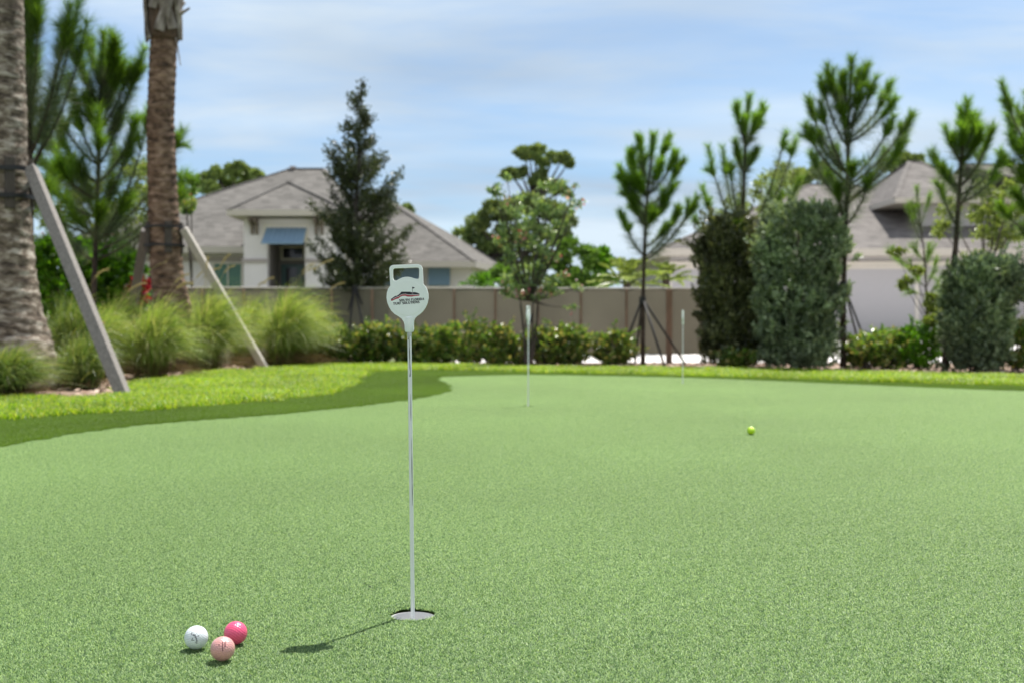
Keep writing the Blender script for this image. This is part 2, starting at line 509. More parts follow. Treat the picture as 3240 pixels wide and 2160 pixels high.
# fibres round the three cups, laid one by one so the holes stay open
mbx = MB()
for ci, c in enumerate(cups):
    V, fs, _ = pile_mesh("q", 0.36, 33000, 0.0024, 0.0062, 0.00125, 11 + ci, M_pile, curl=1.1, lean=0.75)
    base = (V[0::6][:, :2] + V[1::6][:, :2]) / 2
    r = np.hypot(base[:, 0], base[:, 1])
    keep = (r > CUPR - 0.0005 - 0.0065 * (np.arctan2(base[:, 1], base[:, 0]) > 0.3) * (np.arange(len(r)) % 3 == 0)) & (r < CUPR + 0.105)
    vv = V.reshape(-1, 6, 3)[keep] + np.array([c.x, c.y, 0])
    n = len(vv); i = np.arange(n)[:, None] * 6
    mbx.arr(vv.reshape(-1, 3), np.concatenate([i + np.array([[0,1,3,2]]), i + np.array([[2,3,5,4]])], 0))
o = mbx.build("turf_pile", M_pile); o["kind"] = "stuff"

_, _, mb = pile_mesh("f", 0.07, 430, 0.016, 0.026, 0.0016, 2, M_fpile, curl=0.8, lean=0.5)
t_ = mb.build("fringe_tuft", M_fpile); me_f = t_.data; bpy.data.objects.remove(t_)
P = gridpts(fringe_poly, -11, 12, 1.2, 18, 0.06, rng, -0.004, 0.3)
P = P[~inside(P, green_poly)]
scatter("fringe_pile", P, me_f)

_, _, mb = pile_mesh("l", 0.22, 300, 0.035, 0.065, 0.007, 3, M_lawn, curl=0.9, lean=0.7, seg=3)
t_ = mb.build("grass_tuft", M_lawn); me_l = t_.data; bpy.data.objects.remove(t_)
P = gridpts(lawn_poly, -12, 13, 5, 19, 0.16, rng, -0.002, 0.5)
scatter("lawn_grass", P, me_l, smin=0.7, smax=1.25)

# bark chips on the bed
rng = np.random.default_rng(8)
mb = MB()
N = 9000
P = np.stack([rng.uniform(-6, 7.5, N), rng.uniform(8.5, 17, N), np.zeros(N)], 1)
P = P[~inside(P, lawn_poly) & ~inside(P, fringe_poly)]
n = len(P)
a = rng.uniform(0, 6.28, n); L = rng.uniform(.02, .055, n)[:, None]; w = rng.uniform(.008, .02, n)[:, None]
d = np.stack([np.cos(a), np.sin(a), rng.uniform(-.4, .4, n)], 1) * L; s = np.stack([-np.sin(a), np.cos(a), rng.uniform(-.4, .4, n)], 1) * w
P[:, 2] = rng.uniform(-.006, .012, n)
V = np.stack([P-d-s, P+d-s, P+d+s, P-d+s], 1).reshape(-1, 3)
V[:, 2] = np.maximum(V[:, 2], -0.011)
mb.arr(V, np.arange(4*n).reshape(-1, 4))
M_chip = leafmat("bark_chip", [(0.20, 0.12, 0.08), (0.42, 0.30, 0.23), (0.60, 0.47, 0.38)], rough=0.85, trans=0.0, spec=0.2)
o = mb.build("mulch_chips", M_chip); o["kind"] = "stuff"
# ------------------------------------------------------------------ cups and flags
M_white = plain("white_liner", (0.72, 0.72, 0.72), 0.5, var=0.05, scale=30)
M_head = plain("white_plastic", (0.84, 0.90, 0.87), 0.35, var=0.03, scale=40)
M_pin = plain("pin_enamel", (0.80, 0.83, 0.82), 0.28, var=0.06, scale=30, stretch=(1, 1, 0.2))
M_ferrule = plain("brushed_steel", (0.55, 0.60, 0.58), 0.3, metal=0.8, var=0.25, scale=90)
M_black = plain("black_mark", (0.012, 0.014, 0.02), 0.5, var=0.2)
M_navy = plain("black_print", (0.010, 0.010, 0.022), 0.45, var=0.2)
M_red = plain("red_print", (0.42, 0.025, 0.05), 0.45, var=0.1)
M_greyp = plain("grey_print", (0.45, 0.42, 0.44), 0.5, var=0.1)

def cup(c, label):
    mb = MB(); n = 48; ri, ro = CUPR - 0.0030, CUPR - 0.0005
    prof = [(ro, -0.0055), (ri, -0.0055), (ri, -0.105), (0.0001, -0.105)]
    vs = []
    for r, z in prof:
        for k in range(n): vs.append((c.x + r*math.cos(2*math.pi*k/n), c.y + r*math.sin(2*math.pi*k/n), z))
    # outer skin down the hole
    for k in range(n): vs.append((c.x + ro*math.cos(2*math.pi*k/n), c.y + ro*math.sin(2*math.pi*k/n), -0.108))
    fs = []
    for i in range(3):
        for k in range(n): k2 = (k+1) % n; fs.append((i*n+k, i*n+k2, (i+1)*n+k2, (i+1)*n+k))
    for k in range(n): k2 = (k+1) % n; fs.append((k, 4*n+k, 4*n+k2, k2))
    fs.append(tuple(4*n+k for k in range(n)))
    mb.add(vs, fs)
    o = mb.build("hole_cup", M_white, origin=(c.x, c.y, -0.105), smooth=False)
    smooth_by_angle(o, 40)
    tag(o, label, "golf cup", "golf hole cups set in the green")
    return o
cup(cups[0], "white plastic golf hole cup sunk in the turf near the three balls")
cup(cups[1], "white golf hole cup in the turf under the mid-distance pin")
cup(cups[2], "white golf hole cup in the turf under the farthest pin")

# a small serif alphabet: strokes (x0, y0, x1, y1, half-width) in a box 1 high, and the advance
def arc(cx, cy, rx, ry, a0, a1, w, n=8):
    out = []
    for i in range(n):
        t0 = R(a0 + (a1-a0)*i/n); t1 = R(a0 + (a1-a0)*(i+1)/n)
        out.append((cx+rx*math.cos(t0), cy+ry*math.sin(t0), cx+rx*math.cos(t1), cy+ry*math.sin(t1), w))
    return out
def vs_(x, w=.085, y0=0., y1=1.): return [(x, y0, x, y1, w), (x-.15, y0+.03, x+.15, y0+.03, .035), (x-.15, y1-.03, x+.15, y1-.03, .035)]
GLY = {
 'S': (arc(.30, .73, .22, .22, 40, 270, .07) + arc(.30, .27, .24, .25, 90, -140, .07), .66),
 'O': (arc(.42, .5, .34, .44, 0, 360, .08, 14), .92),
 'U': (vs_(.18, y0=.3) [:1] + [(.03, .97, .33, .97, .035)] + arc(.46, .36, .28, .32, 180, 360, .065) + [(.74, .36, .74, 1, .045), (.62, .97, .88, .97, .035)], .92),
 'T': (vs_(.40)[:2] + [(.04, .95, .76, .95, .05), (.05, .95, .05, .76, .035), (.75, .95, .75, .76, .035)], .82),
 'H': (vs_(.18) + vs_(.74) + [(.18, .52, .74, .52, .04)], .95),
 'F': (vs_(.18) + [(.18, .95, .66, .95, .045), (.66, .95, .66, .78, .035), (.18, .52, .5, .52, .04)], .74),
 'L': (vs_(.18) + [(.18, .05, .68, .05, .045), (.68, .05, .68, .25, .035)], .76),
 'R': (vs_(.18) + [(.18, .95, .42, .95, .04), (.18, .5, .42, .5, .04)] + arc(.42, .725, .2, .225, 90, -90, .07) + [(.42, .5, .72, .03, .07), (.66, .03, .84, .03, .035)], .86),
 'I': (vs_(.18), .38),
 'D': (vs_(.18) + [(.18, .95, .40, .95, .04), (.18, .05, .40, .05, .04)] + arc(.40, .5, .36, .45, 90, -90, .075, 10), .90),
 'A': ([(.12, 0, .42, 1, .04), (.42, 1, .74, 0, .085), (.24, .35, .62, .35, .035), (.0, .03, .25, .03, .035), (.6, .03, .88, .03, .035)], .90),
 'N': (vs_(.18, .045) + vs_(.74, .045) + [(.18, 1, .74, 0, .085)], .95),
 ' ': ([], .42)}
def text_strokes(s, adv=1.0):
    out = []; x = 0
    for ch in s:
        g, w = GLY[ch]
        out += [(a+x, b, c+x, d, hw) for a, b, c, d, hw in g]
        x += w * adv
    return out, x

Z6 = 0.0001242
def z6(zx, zy): return ((zx - 608) * Z6, 0.5814 + (1300 - zy) * Z6)
OUTL = [(555,1300),(543,1292),(536,1270),(532,1190),(516,1135),(485,1090),(430,1048),(370,1012),(318,960),(280,895),(252,820),(241,745),(247,665),(268,600),(305,548),(300,400),(293,275),(300,245),(318,222),(345,210),(372,207),(740,197),(775,199),(808,214),(830,243),(838,275),(844,400),(848,528),(885,566),(912,620),(928,690),(929,765),(912,845),(880,915),(835,975),(788,1020),(738,1052),(705,1086),(688,1130),(682,1195),(684,1268),(676,1290),(662,1300)]
HOLE = [(350,300),(356,274),(378,261),(740,251),(768,256),(783,276),(785,300),(782,415),(772,437),(745,441),(700,430),(650,412),(600,403),(548,405),(500,416),(450,440),(415,461),(388,466),(362,452),(348,420)]
BLK = [(315,766),(350,742),(382,718),(412,714),(440,698),(470,672),(488,648),(545,648),(630,650),(652,658),(710,657),(752,668),(783,684),(788,694),(700,697),(640,698),(592,694),(556,684),(500,688),(462,706),(440,724),(402,733),(350,762),(318,782)]
REDP = [(316,796),(318,778),(352,768),(402,739),(442,730),(464,712),(502,694),(556,690),(592,700),(640,705),(700,704),(787,699),(783,716),(700,722),(655,731),(590,730),(552,716),(502,718),(466,734),(440,757),(400,767),(340,795)]
def make_flag(name, base, rotz, lean, label, detail=True):
    t = empty(name, base, label, "golf pin", "practice golf pins with round heads", (0, lean, rotz))
    Mt = Matrix.LocRotScale(t.location, t.rotation_euler, t.scale)
    def Lp(x, y, z): return Mt @ Vector((x, y, z))
    TH = 0.0046
    # pin
    mb = MB(); mb.tube([Lp(0, 0, -0.095), Lp(0, 0, 0.5735)], 0.0042, 20); pin = mb.build("pin_rod", M_pin, t, smooth=True); smooth_by_angle(pin, 50)
    mb = MB(); mb.tube([Lp(0, 0, 0.5722), Lp(0, 0, 0.584)], 0.0049, 20); smooth_by_angle(mb.build("ferrule", M_ferrule, t), 50)
    # moulded head with its handle hole
    conv = lambda x, z, k: Lp(x, (k - 0.5) * 2 * TH, z)
    mb = MB(); mb.slab([[z6(*p) for p in OUTL], [z6(*p) for p in HOLE]], conv, 1)
    h = mb.build("round_head", M_head, t, fix=True); bevel(h, 0.0019, 3, 50)
    # socket that the pin goes into
    mb = MB(); mb.tube([Lp(0, 0, 0.5805), Lp(0, 0, 0.583), Lp(0, 0, 0.600), Lp(0, 0, 0.6095), Lp(0, 0, 0.6115)], [0.0080, 0.0092, 0.0090, 0.0084, 0.005], 24)
    so = mb.build("socket", M_head, t); smooth_by_angle(so, 50)
    # both round face plates
    n = 64
    for sgn in (-1, 1):
        mb = MB()
        cx, cz = z6(585, 748); r = 288 * Z6
        ring = [(cx + r*math.cos(2*math.pi*k/n), cz + r*math.sin(2*math.pi*k/n)) for k in range(n)]
        mb.slab([ring], lambda x, z, k: Lp(x, sgn * (TH - 0.0004 + k * 0.0012), z), 1)
        fp = mb.build("face_plate", M_head, t, fix=True); bevel(fp, 0.0005, 2, 50)
    if not detail: return t
    y0 = -(TH + 0.00095)
    def flat(poly, d, mats, nm, par):
        mb = MB(); mb.slab([poly], lambda x, z, k: Lp(x, y0 + (1 - k) * 0.0003 - d, z), 1)
        return mb.build(nm, mats, par, fix=True)
    emb = flat([z6(*p) for p in BLK], 0.0, M_navy, "emblem", t)
    flat([z6(*p) for p in REDP], 0.0, M_red, "red_band", emb)
    flat([z6(665,572), z6(671,572), z6(675,652), z6(669,652)], 0.0, M_navy, "flag_mark", emb)
    flat([z6(670,567), z6(682,575), z6(690,572), z6(709,586), z6(698,592), z6(688,596), z6(672,598)], 0.0001, M_navy, "flag_mark", emb)
    flat([z6(672+14*math.cos(a*.6283), 674+6*math.sin(a*.6283)) for a in range(10)], 0.0004, M_greyp, "hole_mark", emb)
    for s, x0, yl, x1, yr, hgt in (("SOUTH FLORIDA", 452, 809, 863, 787, 37), ("TURF SOLUTIONS", 350, 862, 786, 837, 37)):
        st, wd = text_strokes(s)
        mb = MB()
        sc = (x1 - x0) / wd
        for a, b, c, d, hw in st:
            def TP(u, v): return z6(x0 + u * sc, yl + (yr - yl) * u / wd - v * hgt)
            pa, pb = Vector(TP(a, b)), Vector(TP(c, d))
            dr = (pb - pa)
            if dr.length < 1e-9: continue
            dr.normalize(); nn = Vector((-dr.y, dr.x)) * hw * hgt * Z6 * 1.75; ex = dr * hw * hgt * Z6 * 0.4
            q = [pa - nn - ex, pb - nn + ex, pb + nn + ex, pa + nn - ex]
            mb.add([Lp(p.x, y0 - 0.00012, p.y)[:] for p in q], [(0, 1, 2, 3)])
        mb.build("lettering", M_navy, t)
    # the peeled black streaks down the pin
    mb = MB()
    def streak(pts):
        L_ = []; R_ = []
        for zy, off, w in pts:
            z = 0.5735 - (zy - 113) * (1/3.3375) / 1540
            x = off
            for lst, dx in ((L_, -w), (R_, w)):
                xx = max(-0.0041, min(0.0041, x + dx))
                lst.append(Lp(xx, -math.sqrt(0.00428**2 - xx*xx) - 0.0001, z)[:])
        m = len(pts)
        mb.add(L_ + R_, [(i, i+1, m+i+1, m+i) for i in range(m-1)])
    streak([(114, -.0028, .0012), (135, -.0026, .0013), (150, -.0024, .0008), (156, -.0022, .0002)])
    streak([(118, -.0004, .0006), (160, -.0003, .0007), (220, -.0002, .0005), (280, .0000, .0009), (340, .0004, .0008), (400, .0004, .0005), (450, .0008, .0007), (490, .0012, .0005), (510, .0010, .0007), (535, .0007, .0010), (546, .0005, .0005)])
    streak([(720, .0014, .0001), (800, .0015, .0003), (940, .0014, .0005), (1010, .0014, .0001)])
    streak([(1180, .0018, .0001), (1260, .0022, .0003), (1340, .0024, .0002), (1420, .0024, .0006), (1510, .0023, .0007), (1660, .0023, .0004), (1760, .0024, .0006), (1900, .0022, .0002)])
    mb.build("scuff_mark", M_black, t)
    return t
make_flag("golf_pin", Vector((cups[0].x, cups[0].y, 0)), 0.0, R(-0.6), "nearest golf pin with round white sign head, emblem and black lettering")
make_flag("golf_pin", Vector((cups[1].x, cups[1].y, 0)), R(74), R(0.8), "thin golf pin in mid green seen edge-on before the blossoming tree", False)
make_flag("golf_pin", Vector((cups[2].x, cups[2].y, 0)), R(74), R(0.9), "farthest golf pin by the back edge, edge-on beside the dark shrub", False)

# ------------------------------------------------------------------ golf balls
BR = 0.02135
def ball_mesh():
    bm = bmesh.new(); bmesh.ops.create_icosphere(bm, subdivisions=6, radius=1)
    me = bpy.data.meshes.new("ball"); bm.to_mesh(me); bm.free()
    V = np.zeros(len(me.vertices) * 3); me.vertices.foreach_get("co", V); V = unit(V.reshape(-1, 3))
    n = 336; i = np.arange(n) + .5
    ph = np.arccos(1 - 2*i/n); th = math.pi * (1 + 5**.5) * i
    D = np.stack([np.cos(th)*np.sin(ph), np.sin(th)*np.sin(ph), np.cos(ph)], 1)
    dmax = np.concatenate([np.max(V[k:k+4000] @ D.T, 1) for k in range(0, len(V), 4000)])
    ang = np.arccos(np.clip(dmax, -1, 1)); ra = 0.092
    dep = np.where(ang < ra, 0.025 * (1 - (ang/ra)**2), 0)
    V = V * (1 - dep)[:, None] * BR
    me.vertices.foreach_set("co", V.ravel())
    me.polygons.foreach_set("use_smooth", np.ones(len(me.polygons), bool))
    me.update()
    return me
ballme = ball_mesh()
def ball(px, py, diam, mat, label, rot):
    d = 3600 * 2 * BR / diam
    c = at(px, py, d)
    c.z = BR + 0.0032
    # keep the pixel place of the centre when the height is set by the turf
    v = ray(px, py); k = (c.z - HC) / v.z
    c = Vector((v.x*k, v.y*k, c.z))
    me = ballme.copy(); me.materials.append(mat)
    o = bpy.data.objects.new("golf_ball", me); COL.objects.link(o)
    o.location = c; o.rotation_euler = rot
    tag(o, label, "golf ball", "golf balls on the green")
    return o, c
def ballmat(name, c, rough=0.3, sss=0.0):
    m, t, b = mat_base(name)
    b.inputs["Base Color"].default_value = col(c)
    b.inputs["Roughness"].default_value = rough
    b.inputs["Coat Weight"].default_value = 0.4; b.inputs["Coat Roughness"].default_value = 0.12
    n = t.nodes.new("ShaderNodeTexCoord")
    c2 = tuple(x * .9 for x in c)
    t.links.new(ramp(noise(n.outputs["Object"], 140, 3, .5, tree=t), [(0.3, c2), (0.55, c)], tree=t), b.inputs["Base Color"])
    return m
def on_ball(o, c, mats, strokes, name, lift=1.0035):
    """strokes: (x0, y0, x1, y1, halfwidth) in ball radii as seen from the camera side, y up"""
    f = (cam.location - c).normalized(); r = Vector((0, 0, 1)).cross(f).normalized(); u = f.cross(r)
    mb = MB()
    def pt(x, y):
        z = math.sqrt(max(0.0, 1 - x*x - y*y))
        return (c + (r*x + u*y + f*z) * BR * lift)[:]
    for x0, y0, x1, y1, hw in strokes:
        a = Vector((x0, y0)); b = Vector((x1, y1)); d = (b - a); L = d.length
        if L < 1e-6: continue
        d /= L; nn = Vector((-d.y, d.x)) * hw
        k = max(1, int(L / .08)); vs = []; fs = []
        for i in range(k + 1):
            p = a + d * (L * i / k)
            vs += [pt(*(p - nn)), pt(*p), pt(*(p + nn))]
        for i in range(k):
            for j in (0, 1): fs.append((3*i+j, 3*i+j+1, 3*i+j+4, 3*i+j+3))
        mb.add(vs, fs)
    q = mb.build(name, mats, o)
    return q
M_bw = ballmat("ball_white", (0.72, 0.77, 0.80)); M_bp = ballmat("ball_pale_pink", (0.66, 0.33, 0.31)); M_bh = ballmat("ball_hot_pink", (0.80, 0.085, 0.20)); M_by = ballmat("ball_lime", (0.52, 0.80, 0.01))
M_ink = plain("ink", (0.01, 0.03, 0.035), 0.5, var=.1); M_inkp = plain("ink_plum", (0.07, 0.01, 0.02), 0.5, var=.1)
o, c = ball(621, 2014.8, 73, M_bw, "white golf ball with dark script, leftmost of the three by the hole", (0.4, 0.2, 1))
# curved word: each letter placed along an arc, top of the letters pointing to the upper right
def lower(ch):
    A = lambda *a: arc(*a)
    return {'C': A(.35,.5,.34,.48,50,310,.10,7), 'a': A(.28,.30,.24,.28,0,360,.09,8)+[(.52,.55,.52,0,.08)], 'l': [(.15,0,.15,1,.085)],
            'w': [(0,.58,.17,0,.07),(.17,0,.34,.5,.07),(.34,.5,.51,0,.07),(.51,0,.68,.58,.07)], 'y': [(0,.58,.26,.02,.08),(.55,.58,.12,-.38,.08)]}[ch]
wids = {'C': .72, 'a': .68, 'l': .32, 'w': .78, 'y': .6}
def bez(t):   # arc of baselines, in ball radii (x right, y up)
    P0, P1, P2 = (-.44, .26), (.07, .10), (-.04, -.56)
    x = (1-t)**2*P0[0] + 2*t*(1-t)*P1[0] + t*t*P2[0]; y = (1-t)**2*P0[1] + 2*t*(1-t)*P1[1] + t*t*P2[1]
    dx = 2*(1-t)*(P1[0]-P0[0]) + 2*t*(P2[0]-P1[0]); dy = 2*(1-t)*(P1[1]-P0[1]) + 2*t*(P2[1]-P1[1])
    l = math.hypot(dx, dy); return x, y, dx/l, dy/l
st = []; word = "Callaway"; tot = sum(wids[w] for w in word); x = 0; hsc = 0.21
for ch in word:
    bx, by, tx, ty = bez((x + .3*wids[ch]) / tot)
    for a, b_, c_, d_, hw in lower(ch):
        f = lambda u, v: (bx + tx*(u-.3)*hsc - ty*v*hsc*.9, by + ty*(u-.3)*hsc + tx*v*hsc*.9)
        p, q = f(a, b_), f(c_, d_); st.append((p[0], p[1], q[0], q[1], hw*hsc))
    x += wids[ch]
st += [(-.27, -.01, -.385, -.20, .024), (-.385, -.20, -.16, -.225, .024), (.10, .055, .255, .15, .02)]
on_ball(o, c, M_ink, st, "lettering")
o, c = ball(704.5, 2050.5, 76, M_bp, "pale pink golf ball with two dark printed lines, lowest of the three", (1.2, 0.5, 0))
st = []
def zig(x, y0, y1, n, a, hw):
    pts = [(x + (a if i % 2 else -a), y0 + (y1-y0)*i/n) for i in range(n+1)]
    return [(p[0], p[1], q[0], q[1], hw) for p, q in zip(pts, pts[1:])]
st += zig(-.005, .56, -.20, 15, .035, .020) + zig(.19, .54, .10, 10, .035, .026) + [(-.36, .30, -.20, .335, .018)]
on_ball(o, c, M_inkp, st, "lettering")
o, c = ball(745.5, 2000.5, 73, M_bh, "hot pink golf ball touching behind the pale pink one", (0.3, 1.5, 0.8))
on_ball(o, c, M_inkp, [(-.11, .80, -.02, .86, .02), (.12, .58, .15, .56, .02), (.13, .67, .17, .65, .014)], "printed_mark")
o, c = ball(2376.5, 1361.5, 26.5, M_by, "lime yellow golf ball alone on the far right of the green", (0.3, 0.9, 0.1))

# small dark bits of litter lying on the turf
M_bit = plain("dry_bit", (0.05, 0.06, 0.03), 0.8, var=.3)
for lab, px, py in (("tiny dark leaf scrap on the turf left of the pin shadow", 1168, 1866), ("tiny dark fleck on the turf below the lime ball", 2028, 1762), ("tiny dark speck on open turf left of the nearest pin", 985, 1712), ("tiny dark crumb on the turf close to the olive fringe", 703, 1424)):
    p = gr(px, py); mb = MB(); rr = random.Random(px)
    for k in range(3):
        q = p + Vector((rr.uniform(-.006, .006), rr.uniform(-.004, .004), .008))
        a = rr.uniform(0, 3.1); d = Vector((math.cos(a), math.sin(a), .2)) * .004; s = Vector((-math.sin(a), math.cos(a), .3)) * .0015
        mb.add([(q-d)[:], (q+s)[:], (q+d)[:], (q-s)[:], (q+Vector((0,0,.0012)))[:]], [(0,1,4), (1,2,4), (2,3,4), (3,0,4), (0,3,2,1)])
    o = mb.build("leaf_scrap", M_bit, origin=p)
    tag(o, lab, "leaf scrap", "specks of litter on the green")
# ------------------------------------------------------------------ houses
M_roof = None
def shingle(name, ca, cb):
    m, t, b = mat_base(name)
    g = t.nodes.new("ShaderNodeNewGeometry")
    s = t.nodes.new("ShaderNodeSeparateXYZ"); t.links.new(g.outputs["Position"], s.inputs[0])
    # courses follow the height on the slope
    zz = mth('MULTIPLY', s.outputs[2], 11.0, tree=t)
    fr = mth('FRACT', zz, tree=t)
    fl = mth('FLOOR', zz, tree=t)
    cx = t.nodes.new("ShaderNodeCombineXYZ")
    t.links.new(mth('FLOOR', mth('MULTIPLY', mth('ADD', s.outputs[0], mth('MULTIPLY', fl, 0.37, tree=t), tree=t), 3.3, tree=t), tree=t), cx.inputs[0])
    t.links.new(fl, cx.inputs[1]); t.links.new(mth('FLOOR', mth('MULTIPLY', s.outputs[1], 3.3, tree=t), tree=t), cx.inputs[2])
    wn = t.nodes.new("ShaderNodeTexWhiteNoise"); t.links.new(cx.outputs[0], wn.inputs[0])
    r = ramp(wn.outputs[0], [(0.0, ca), (1.0, cb)], tree=t)
    mm = t.nodes.new("ShaderNodeMix"); mm.data_type = 'RGBA'; mm.blend_type = 'MULTIPLY'; mm.inputs[0].default_value = 1
    t.links.new(r, mm.inputs[6]); t.links.new(ramp(fr, [(0.0, 0.72), (0.14, 1.0)], tree=t), mm.inputs[7])
    m2 = t.nodes.new("ShaderNodeMix"); m2.data_type = 'RGBA'; m2.blend_type = 'MULTIPLY'; m2.inputs[0].default_value = 1
    t.links.new(mm.outputs[2], m2.inputs[6]); t.links.new(ramp(noise(g.outputs["Position"], 0.8, 4, .6, tree=t), [(.3, .85), (.7, 1.08)], tree=t), m2.inputs[7])
    t.links.new(m2.outputs[2], b.inputs["Base Color"])
    b.inputs["Roughness"].default_value = 0.9; b.inputs["Specular IOR Level"].default_value = 0.2
    return m
M_roofL = shingle("grey_shingles", (0.112, 0.107, 0.10), (0.175, 0.167, 0.156))
M_roofR = shingle("taupe_shingles", (0.127, 0.118, 0.112), (0.197, 0.183, 0.174))
M_stucco = plain("pale_stucco", (0.68, 0.65, 0.66), 0.9, var=0.06, scale=2, bump=0.15, bscale=40)
M_stucco2 = plain("grey_stucco", (0.44, 0.425, 0.435), 0.9, var=0.06, scale=2, bump=0.15, bscale=40)
M_trim = plain("cream_trim", (0.64, 0.60, 0.54), 0.7, var=0.05)
M_band = plain("taupe_trim", (0.36, 0.32, 0.31), 0.7, var=0.05)
M_fascia = plain("fascia", (0.50, 0.46, 0.40), 0.7, var=0.05)
M_dkwood = plain("dark_bracket", (0.16, 0.13, 0.11), 0.7, var=0.1)
M_blue = plain("blue_metal", (0.19, 0.30, 0.41), 0.45, var=0.1)
M_teal = plain("teal_panel", (0.055, 0.13, 0.14), 0.35, var=0.2)
M_greenw = plain("green_blind", (0.06, 0.17, 0.13), 0.4, var=0.15)
M_glass = plain("dark_glass", (0.012, 0.016, 0.02), 0.1, var=0.1)
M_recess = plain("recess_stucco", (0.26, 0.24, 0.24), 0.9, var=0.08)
M_gar = plain("garage_panel", (0.42, 0.41, 0.425), 0.6, var=0.03)

def hip(parent, name, mat, x0, x1, y0, y1, ze, rx0, rx1, ry, rz, fas=0.24, ov=None, rz2=None):
    """hip roof: eave rectangle at ze, ridge from rx0 to rx1 at depth ry (or a front-to-back ridge when ry is a pair)"""
    mb = MB()
    if isinstance(ry, tuple): A, B = Vector((rx0, ry[0], rz)), Vector((rx1, ry[1], rz))
    else: A, B = Vector((rx0, ry, rz)), Vector((rx1, ry, rz))
    e = [Vector((x0, y0, ze)), Vector((x1, y0, ze)), Vector((x1, y1, ze)), Vector((x0, y1, ze))]
    d = [v - Vector((0, 0, fas)) for v in e]
    vs = [v[:] for v in e + [A, B]]
    if isinstance(ry, tuple): fs = [(0, 1, 4), (1, 2, 5, 4), (2, 3, 5), (3, 0, 4, 5)]
    else: fs = [(0, 1, 5, 4), (1, 2, 5), (2, 3, 4, 5), (3, 0, 4)]
    mb.add(vs, fs)
    r = mb.build(name, mat, parent)
    mb = MB(); w = .03
    mb.bb(x0, x1, y0 - w, y0, ze - fas, ze - .004); mb.bb(x0, x1, y1, y1 + w, ze - fas, ze - .004)
    mb.bb(x0 - w, x0, y0 - w, y1 + w, ze - fas, ze - .004); mb.bb(x1, x1 + w, y0 - w, y1 + w, ze - fas, ze - .004)
    mb.add([(x0, y0, ze - fas + .01), (x1, y0, ze - fas + .01), (x1, y1, ze - fas + .01), (x0, y1, ze - fas + .01)], [(0, 3, 2, 1)])
    mb.build("fascia", M_fascia, r)
    # ridge and hip caps
    mb = MB()
    if (B - A).length > .05: mb.beam(A, B, .22, .05)
    for c, pk in ((e[0], A), (e[3], B if isinstance(ry, tuple) else A), (e[1], A if isinstance(ry, tuple) else B), (e[2], B)): mb.beam(c, pk, .2, .05)
    mb.build("ridge_cap", mat, r)
    return r
def window(parent, xa, xb, z0, z1, Y, mpane, mframe, mull=1, name="window", slats=0, fw=.07):
    mb = MB(); w = fw
    mb.bb(xa - w, xa, Y - .06, Y + .01, z0 - w, z1 + w); mb.bb(xb, xb + w, Y - .06, Y + .01, z0 - w, z1 + w)
    mb.bb(xa, xb, Y - .06, Y + .01, z1, z1 + w); mb.bb(xa, xb, Y - .06, Y + .01, z0 - w, z0)
    for k in range(1, mull + 1):
        x = xa + (xb - xa) * k / (mull + 1); mb.bb(x - .02, x + .02, Y - .05, Y + .01, z0, z1)
    f = mb.build(name, mframe, parent)
    mb = MB()
    if slats:
        for k in range(slats):
            z = z0 + (z1 - z0) * (k + .5) / slats
            mb.box(((xa + xb) / 2, Y - .02, z), (xb - xa, .015, (z1 - z0) / slats * 1.05), Matrix.Rotation(R(25), 3, 'X'))
        mb.build("louvre", mpane, f)
    else:
        mb.bb(xa, xb, Y - .02, Y + .005, z0, z1); mb.build("pane", mpane, f)
    return f

hl = empty("house", (-9, 45, 0), "grey-roofed house with a blue awning over its tall recessed entrance", "house", "houses behind the garden")
X = lambda px, Y: (px - CX) / F * Y
Zp = lambda py, Y: at(CX, py, Y).z
# main block, right wing, entrance tower
mb = MB()
mb.bb(-16.3, -5.8, 42.3, 54.4, 0, 3.12)
mb.build("wall", M_stucco, hl)
mb = MB(); mb.add([(-6.4, 50.0, 0), (-1.75, 50.0, 0), (-0.9, 59.4, 0), (-6.4, 59.4, 0), (-6.4, 50.0, 3.0), (-1.75, 50.0, 3.0), (-0.9, 59.4, 3.0), (-6.4, 59.4, 3.0)], [(0,1,5,4),(1,2,6,5),(2,3,7,6),(3,0,4,7),(4,5,6,7)])
mb.build("wing_wall", M_stucco, hl)
hip(hl, "roof", M_roofL, -17.0, -5.2, 41.5, 55.2, 3.36, -9.45, -8.0, 48.5, 7.12)
mb = MB(); mb.box((-9.3, 48.4, 7.14), (.20, .20, .10)); mb.box((-9.3, 48.4, 7.20), (.26, .26, .02)); bevel(mb.build("roof_vent", M_band, hl), .01, 1)
mb = MB(); mb.tube([(-13.2, 45.0, 5.0), (-13.2, 45.0, 5.75)], .05, 8); mb.build("vent_pipe", M_band, hl)
# right wing roof
mb = MB()
e = [Vector((-7.5, 49.0, 3.22)), Vector((-1.58, 49.0, 3.22)), Vector((0.42, 60.0, 3.22)), Vector((-7.5, 60.0, 3.22))]
A, B = Vector((-9.5, 54.5, 6.55)), Vector((-6.0, 54.5, 6.55))
mb.add([v[:] for v in e] + [A[:], B[:]], [(0,1,5,4),(1,2,5),(2,3,4,5)])
wr = mb.build("wing_roof", M_roofL, hl)
mb = MB()
for a, b in ((e[0], e[1]), (e[1], e[2])):
    mb.beam(a - Vector((0,0,.13)), b - Vector((0,0,.13)), .03, .26)
mb.add([(v - Vector((0,0,.24)))[:] for v in e], [(0,3,2,1)])
mb.build("fascia", M_fascia, wr)
mb = MB(); mb.beam(e[1], B, .2, .05); mb.beam(A, B, .2, .05); mb.build("ridge_cap", M_roofL, wr)
